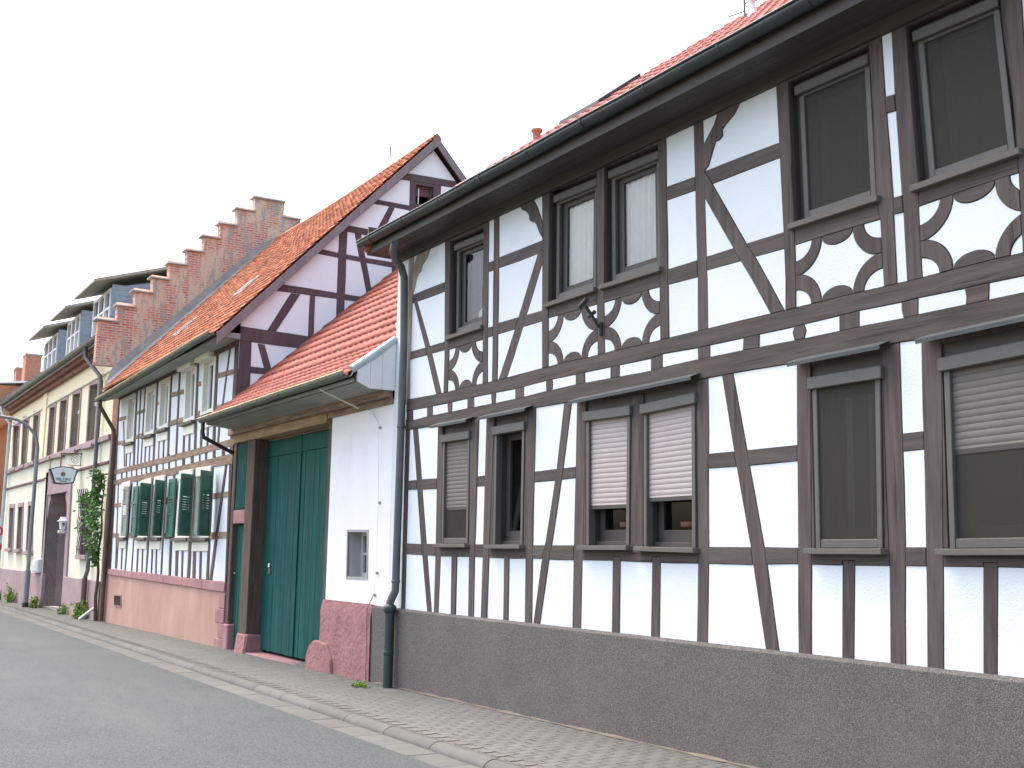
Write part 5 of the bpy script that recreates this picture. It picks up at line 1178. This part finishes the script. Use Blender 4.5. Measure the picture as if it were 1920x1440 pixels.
# roof and dormers
sli = (steps[8][2]-steps[1][2])/(steps[8][0]-steps[1][0]); y0r, z0r = 6.05, CZ+5.5; zrr = z0r+(yc-y0r)*sli-.35
rb = MB()
for yy in (y0r, 2*yc-y0r):
    a = [(XI0-.2, yy, z0r), (XS-.4, yy, z0r), (XS-.4, yc, zrr), (XI0-.2, yc, zrr)]; rb.hexa(a, [(p[0], p[1], p[2]-.15) for p in a])
roofi = rb.build('roof', 'slate_roof', inn)
slr = (zrr-z0r)/(yc-y0r)
for (xa, xb) in ((-33.15, -30.85), (-36.95, -34.9), (-41.0, -38.55)):
    zt_, zb_ = CZ+7.0, CZ+5.55; yf = D
    def yroof(z): return y0r+(z-z0r)/slr
    for xx in (xa, xb):
        s_ = [(yf, zb_-.2), (yf, zt_), (yroof(zt_+.45), zt_+.45), (yf+.4, zb_)]
        dor = MB().prism(Side(xx), s_, 0 if xx == xb else .08, -.08 if xx == xb else 0).build('dormer_cheek', 'slate_blue', roofi)
    # slate courses on the cheek facing up the street
    k = 0; z = zb_+.05
    while z < zt_+.1:
        y1 = max(yf+.05, yroof(z)+.2); MB().box(xb, xb+.012, yf, y1, z, z+.14).build('slate_course', 'slate_blue', dor, bevel=.003) if y1 > yf+.1 else None; z += .15
    fq = Quad(Front(yf), [(xa+.08, zt_), (xb-.08, zt_), (xb-.08, zb_), (xa+.08, zb_)], px=False)
    n = 3; mb = MB(); fq.ring(mb, 0, fq.w, 0, fq.h, .07, -.1, .02, tb=.25)
    for k in range(1, n): fq.bar(mb, fq.w*k/n-.06, fq.w*k/n+.06, .25, fq.h-.07, -.1, .02)
    wf = mb.build('dormer_window', 'white_paint', roofi)
    mb = MB(); fq.bar(mb, 0.07, fq.w-.07, fq.h*.62, fq.h*.66, -.08, .01); mb.build('transom', 'white_paint', wf)
    for k in range(n):
        mb = MB(); fq.face(mb, fq.w*k/n+.04, fq.w*(k+1)/n-.04, .25, fq.h-.05, -.05); mb.build('pane', 'glass', wf, fix=False)
        mb = MB(); fq.face(mb, fq.w*k/n+.04, fq.w*(k+1)/n-.04, .25, fq.h*.62, -.09); mb.build('curtain', 'white_paint', wf, fix=False)
    mb = MB(); fq.face(mb, 0, fq.w, 0, fq.h, -.3); mb.build('interior', 'room', wf, fix=False)
    mb = MB(); fq.bar(mb, -.1, fq.w+.1, .0, .06, -.02, .1); mb.build('sill', 'white_paint', wf)
    yb_ = yroof(zt_+.65)+.3; rr = [(xa-.22, yf-.52, zt_+.04), (xb+.22, yf-.52, zt_+.04), (xb+.22, yb_, zt_+.04+(yb_-yf+.52)*.33), (xa-.22, yb_, zt_+.04+(yb_-yf+.52)*.33)]
    MB().hexa(rr, [(p[0], p[1], p[2]+.09) for p in rr]).build('dormer_roof', 'dormer_roof', roofi, bevel=.01)
# far end and back
MB().box(XI0+.0, XI0+.3, D+.36, 2*yc-D, zs(-47)-.3, CZ+5.3).build('end_wall', 'orange_wall', inn)
MB().box(XI0+.3, XS-.43, 2*yc-D-.2, 2*yc-D, zs(-47)-.3, CZ+5.3).build('back_wall', 'pale_wall', inn)
# ================================================================== houses further down the street
FO = Front(6.1)
oh = thing('brick_house', (-55, 6.1, zs(-55)), 'orange brick house beyond the cream inn at the end of the row', 'house')
zo = zs(-55)
MB().box(-62, -48.6, 6.1, 14, zo-.4, CZ+4.6).build('wall', 'orange_wall', oh)
for xc in (-50.3, -53, -56):
    w_ = MB().box(xc-.6, xc+.6, 6.06, 6.14, CZ+.6, CZ+2.9).build('window', 'mauve_dark', oh)
    MB().box(xc-.5, xc+.5, 6.03, 6.055, CZ+.7, CZ+2.8).build('pane', 'glass', w_); MB().box(xc-.04, xc+.04, 6.0, 6.028, CZ+.7, CZ+2.8).build('bar', 'orange_wall', w_)
MB().box(-62, -48.7, 5.95, 6.09, zo-.3, CZ-.1).build('plinth', 'red_sign' if 0 else 'sandstone_band', oh)
rb = MB()
for yy in (5.8, 14.3): rb.hexa([(-62.2, yy, CZ+4.5), (-48.4, yy, CZ+4.5), (-48.4, 10, CZ+7.2), (-62.2, 10, CZ+7.2)], [(-62.2, yy, CZ+4.4), (-48.4, yy, CZ+4.4), (-48.4, 10, CZ+7.1), (-62.2, 10, CZ+7.1)])
rb.build('roof', 'tile_orange', oh)
MB().prism(Side(-48.6), [(6.1, CZ+4.6), (13.9, CZ+4.6), (10, CZ+7.05)], 0, -.2).build('gable', 'orange_wall', oh)
fh_ = thing('far_house', (-72, 6.6, zs(-72)), 'distant house with grey roof and brick chimneys beyond the brick house', 'house')
MB().box(-84, -62.5, 6.6, 15, zo-.6, CZ+6.2).build('wall', 'orange_wall', fh_)
rb = MB()
for yy in (6.2, 15.4): rb.hexa([(-84.2, yy, CZ+6.1), (-62.3, yy, CZ+6.1), (-62.3, 10.8, CZ+10.1), (-84.2, 10.8, CZ+10.1)], [(-84.2, yy, CZ+5.95), (-62.3, yy, CZ+5.95), (-62.3, 10.8, CZ+9.95), (-84.2, 10.8, CZ+9.95)])
rf_ = rb.build('roof', 'slate_roof', fh_)
MB().prism(Side(-62.5), [(6.6, CZ+6.2), (15, CZ+6.2), (10.8, CZ+9.9)], 0, -.2).build('gable', 'orange_wall', fh_)
for xc, yc_, zt_ in ((-66, 10.8, 11.0), (-73.5, 10.8, 11.6), (-77, 10.8, 11.2)):
    ch = MB().box(xc-.6, xc+.6, yc_-.45, yc_+.45, CZ+9.3, CZ+zt_).build('chimney', 'clay', rf_); MB().box(xc-.66, xc+.66, yc_-.5, yc_+.5, CZ+zt_, CZ+zt_+.12).build('cap', 'mortar', ch)
for xc in (-64.5, -69, -74):
    y_, z_ = 7.6, CZ+6.1+1.4*.87
    dw = MB().box(xc-.7, xc+.7, y_, y_+1.6, z_-.1, z_+1.1).build('dormer', 'orange_wall', rf_); MB().box(xc-.55, xc+.55, y_-.03, y_, z_+.1, z_+.95).build('pane', 'white_paint', dw)
    rr = [(xc-.9, y_-.3, z_+1.1), (xc+.9, y_-.3, z_+1.1), (xc+.9, y_+2, z_+1.35), (xc-.9, y_+2, z_+1.35)]; MB().hexa(rr, [(p[0], p[1], p[2]+.1) for p in rr]).build('dormer_roof', 'white_paint', dw)
# ================================================================== inn sign on its bracket
XSn = -33.2; sgn = thing('hanging_sign', (XSn, D, CZ+2.2), 'shield-shaped white beer sign with round emblem on a bracket over the gate', 'sign')
SG = Side(XSn)
def sy(x, y): return SG.px(P(x, y)[0])
out = [sy(*p) for p in ((285, 355), (400, 325), (520, 312), (640, 325), (765, 370), (735, 470), (695, 595), (520, 618), (365, 600), (330, 480))]
c_ = sum((p for p in out), Vector((0, 0)))/len(out)
MB().prism(SG, out, .10, -.10).build('case', 'ink', sgn)
inner = [c_+(p-c_)*.885 for p in out]
MB().prism(SG, inner, .108, -.108).build('face', 'sign_white', sgn)
def disc(nm, m, c, r, d0, d1, arc=(0, 2*math.pi), sx=1, sz=1):
    pts = [(c.x+sx*r*math.cos(arc[0]+(arc[1]-arc[0])*k/20), c.y+sz*r*math.sin(arc[0]+(arc[1]-arc[0])*k/20)) for k in range(20 if arc[1]-arc[0] > 6 else 21)]
    MB().prism(SG, pts, d0, d1).build(nm, m, sgn)
ec = sy(512, 445); er = (sy(555, 445)-sy(468, 445)).length/2
disc('emblem', 'emblem_gold', ec, er, .114, .107); disc('emblem', 'emblem_red', ec, er*.8, .118, .107, (0, math.pi)); disc('emblem', 'emblem_green', ec, er*.85, .118, .107, (math.pi, 2*math.pi))
ect = sy(512, 378); disc('emblem', 'emblem_gold', ect, er*.3, .116, .107)
def text(s, m, c, size, parent, d):
    cu = bpy.data.curves.new('lettering', 'FONT'); cu.body = s; cu.size = size; cu.align_x = 'CENTER'; cu.align_y = 'CENTER'; cu.extrude = .003; cu.space_character = 1.12; cu.resolution_u = 2; cu.offset = .0015
    t_ = bpy.data.objects.new('lettering', cu); COL.objects.link(t_); dg = bpy.context.evaluated_depsgraph_get(); me = bpy.data.meshes.new_from_object(t_.evaluated_get(dg)); bpy.data.objects.remove(t_)
    o = link('lettering', me, m, parent); o.rotation_euler = (math.pi/2, 0, math.pi/2); o.location = SG.to3(c.x, c.y, d)-base(parent); return o
wt_ = (sy(645, 530)-sy(385, 530)).length
text('VELTINS', 'ink', sy(515, 530), wt_*.235, sgn, .112); text('PILSENER', 'ink', sy(515, 570), wt_*.10, sgn, .112)
br = MB(); ya, zt2 = sy(840, 100).x, sy(840, 100).y; zb2_ = sy(840, 300).y; yl = sy(495, 150).x
br.tube([(XSn, D+.02, zt2), (XSn, yl-.02, zt2-.02)], .016, 6); br.tube([(XSn, D-.03, zt2+.05), (XSn, D-.03, zb2_-.02)], .012, 6); br.tube([(XSn, D-.03, zb2_), (XSn, sy(600, 300).x, zb2_)], .01, 6)
br.build('bracket', 'iron', sgn)
hr_ = MB(); hr_.tube([(XSn, yl, zt2), (XSn, yl, sy(495, 320).y)], .02, 6); hr_.build('hanger', 'ironwork_red', sgn)
sc_ = MB(); pts = []; cc = sy(740, 195); rr0 = (sy(830, 195)-cc).length
for k in range(46): a = k*.33; r_ = rr0*(1-k/52); pts.append((XSn, cc.x+r_*math.cos(a), cc.y+r_*math.sin(a)))
sc_.tube(pts, .007, 5); sc_.build('scroll', 'zinc_green', sgn)
# lantern
XLn = -34.55; SL = Side(XLn); ln_ = thing('wall_lantern', (XLn, D, CZ+.4), 'white box lantern on a short wall bracket beside the inn gateway', 'lantern')
lc = SL.px(P(520, 1300)[0]); ls = .20
cx = Vector((XLn, lc.x, 0)); zl = SL.px(P(520, 1370)[0]).y; zh = SL.px(P(520, 1240)[0]).y; zt3 = SL.px(P(520, 1165)[0]).y
def frus(nm, m, z0, r0, z1, r1):
    a = [(cx.x-r0, cx.y-r0, z0), (cx.x+r0, cx.y-r0, z0), (cx.x+r0, cx.y+r0, z0), (cx.x-r0, cx.y+r0, z0)]; b = [(cx.x-r1, cx.y-r1, z1), (cx.x+r1, cx.y-r1, z1), (cx.x+r1, cx.y+r1, z1), (cx.x-r1, cx.y+r1, z1)]
    return MB().hexa(a, b).build(nm, m, ln_, bevel=.006)
hw = (SL.px(P(590, 1250)[0])-SL.px(P(450, 1250)[0])).length/2*.8
frus('glass_body', 'white_paint', zl, hw*.72, zh, hw); frus('roof', 'white_paint', zh, hw*1.5, zh+.03, hw*1.45); frus('roof', 'white_paint', zh+.031, hw*1.2, zt3, hw*.6)
MB().box(cx.x+hw*.88, cx.x+hw*.88+.02, cx.y-.03, cx.y+.03, zl+.1, zl+.18).build('emblem', 'pipe_grey', ln_)
MB().box(cx.x-.05, cx.x+.05, cx.y-.12, D, zl-.12, zl-.03).build('arm', 'cream_paint', ln_, bevel=.01); MB().box(cx.x-.04, cx.x+.04, cx.y-.04, cx.y+.04, zl-.03, zl).build('foot', 'cream_paint', ln_)
MB().box(cx.x-.06, cx.x+.06, D-.03, D-.001, zl-.2, zl+.06).build('wall_plate', 'cream_paint', ln_)
# street lamp
lp_ = thing('street_lamp', (-38.4, 6.02, zs(-38.4)), 'grey steel street lamp with curved arm on the pavement before the inn', 'street lamp')
x_, y_ = -38.4, 6.02
yl_ = [(x_, y_, zs(x_)-.2), (x_, y_, zs(x_)+5.0)]
ptop = [Vector((x_, y_, zs(x_)+1.1)), Vector((x_-.02, y_, zs(x_)+3)), Vector((x_-.03, y_, zs(x_)+5.0))]
for k in range(1, 11): a = k/10*math.pi/2; ptop.append(Vector((x_-.03, y_-1.0*(1-math.cos(a)), zs(x_)+5.0+.95*math.sin(a))))
ptop.append(Vector((x_-.03, y_-1.9, zs(x_)+6.05)))
MB().tube([(x_, y_, zs(x_)-.2), (x_, y_, zs(x_)+1.15)], .085, 12).build('base', 'galvanised', lp_); MB().tube(ptop, [.06]*3+[.05]*11, 10).build('pole', 'galvanised', lp_)
MB().tube([(x_, y_, zs(x_)-.1), (x_, y_, zs(x_)+.14)], .1, 12).build('foot_collar', 'iron', lp_)
hl = MB(); e_ = ptop[-1]; hl.hexa([e_+Vector(v) for v in ((-.12, .1, -.06), (.12, .1, -.06), (.1, -.6, -.04), (-.1, -.6, -.04))], [e_+Vector(v) for v in ((-.09, .1, .06), (.09, .1, .06), (.06, -.55, .08), (-.06, -.55, .08))]); hl.build('lamp_head', 'galvanised', lp_, bevel=.02)
# round road signs at the far end
XT = -43.2; ST = Side(XT); c0 = ST.px((-6, 996)); ts = thing('road_sign', (XT, c0.x, zs(XT)), 'two round red-rimmed road signs on one post before the inn', 'road sign')
MB().tube([(XT-.05, c0.x, zs(XT)-.2), (XT-.05, c0.x, c0.y+.5)], .03, 8).build('post', 'pipe_grey', ts)
for dz in (0, -.56):
    def dk(r, d0, d1): return MB().prism(ST, [(c0.x+r*math.cos(k*math.pi/14), c0.y+dz+r*math.sin(k*math.pi/14)) for k in range(28)], d0, d1)
    pl_ = dk(.215, .0, -.02).build('disc', 'white_paint', ts); dk(.205, .006, -.001).build('red_rim', 'red_sign', pl_); dk(.135, .01, .0).build('face', 'white_paint', pl_)
# ================================================================== climbing plant and weeds
def leaf(mb, c, s, up=.5):
    d_ = Vector((random.gauss(0, 1), random.gauss(0, 1)-.6, random.gauss(0, .7)-.2)).normalized(); b_ = d_.cross(Vector((random.gauss(0, 1), random.gauss(0, 1), random.gauss(0, 1)))).normalized(); n_ = d_.cross(b_)
    mb.add([c, c+d_*s*.45+b_*s*.28+n_*s*.06, c+d_*s, c+d_*s*.45-b_*s*.28+n_*s*.06], [(0, 1, 2), (0, 2, 3)])
vx, vy = XI1+.12, D-.14; vn = thing('climbing_plant', (vx, vy, zs(vx)), 'green leafy climber growing up the corner between inn and farmhouse', 'plant')
MB().tube([(vx+.03*math.sin(k), vy+.02*math.cos(k*1.7), zs(vx)+k*.3) for k in range(13)], [.05-.003*k for k in range(13)], 6).build('stem', 'stem', vn)
lv = MB()
for k in range(950):
    t_ = random.random(); z = CZ-.4+t_*2.05; wd_ = (.12+.95*math.sin(min(1, t_*1.02)**1.35*math.pi)**.8)
    c = Vector((vx+random.gauss(-.14, .20)*wd_, vy-abs(random.gauss(0, .17))*wd_-.02, z+random.gauss(0, .05)))
    if math.sin(c.z*6.5+c.y*9)*math.sin(c.x*7+c.z*3) > .35: continue
    leaf(lv, c, random.uniform(.08, .17))
for k in range(120):
    a = random.random(); c = Vector((vx-.3-a*.5, vy-.12-a*.2-abs(random.gauss(0, .06)), CZ+1.30-.12*a+random.gauss(0, .06))); leaf(lv, c, random.uniform(.08, .15))
for k in range(90): leaf(lv, Vector((vx+random.gauss(-.15, .16), vy-abs(random.gauss(.05, .1)), CZ+1.78+random.gauss(0, .08))), .14)
lv.build('foliage', 'leaf', vn, fix=False)
def weed(px, y, hgt, wd_, n, label, m='leaf', nm='weed'):
    d_ = ray(*px); k = y/d_.y; x = d_.x*k; z = zside(x, y)-.01
    t = thing(nm, (x, y, z), label, 'weed', 'weeds at the foot of the walls'); mb = MB()
    for i in range(n):
        a = random.uniform(0, 6.28); r_ = random.random()*wd_; c = Vector((x+r_*math.cos(a), y-.02-abs(r_*math.sin(a))*.6, z)); hh = hgt*random.uniform(.3, 1)*(1-.5*r_/wd_)
        ln = Vector((random.gauss(0, .25), random.gauss(0, .2)-.1, 1))*hh; b_ = Vector((random.gauss(0, 1), random.gauss(0, 1), 0)).normalized()*.012
        mb.add([c-b_, c+b_, c+ln*.6+b_*.8, c+ln, c+ln*.6-b_*.8], [(0, 1, 2, 3, 4)])
        for j in range(3): leaf(mb, c+ln*random.uniform(.3, 1), random.uniform(.05, .1)*(.5+hgt))
    mb.build('leaves', m, t, fix=False)
weed((157, 1150), 6.25, .62, .34, 130, 'tall yellow-green weed at the wall by the inn downpipe', 'leaf_yellow')
weed((123, 1143), 6.27, .36, .28, 70, 'dull low weed at the inn wall right of the gateway')
weed((70, 1137), 6.27, .45, .32, 110, 'bright green grassy weed under the meter box', 'leaf_yellow')
weed((26, 1125), 6.27, .7, .3, 100, 'tall thin weed against the inn plinth behind the street lamp', 'leaf_yellow')
weed((2, 1118), 6.2, .5, .35, 80, 'dark weed at the far corner of the inn')
weed((686, 1286), 6.1, .09, .2, 60, 'low withered grass tuft in the paving beside the downpipe', 'leaf_yellow')
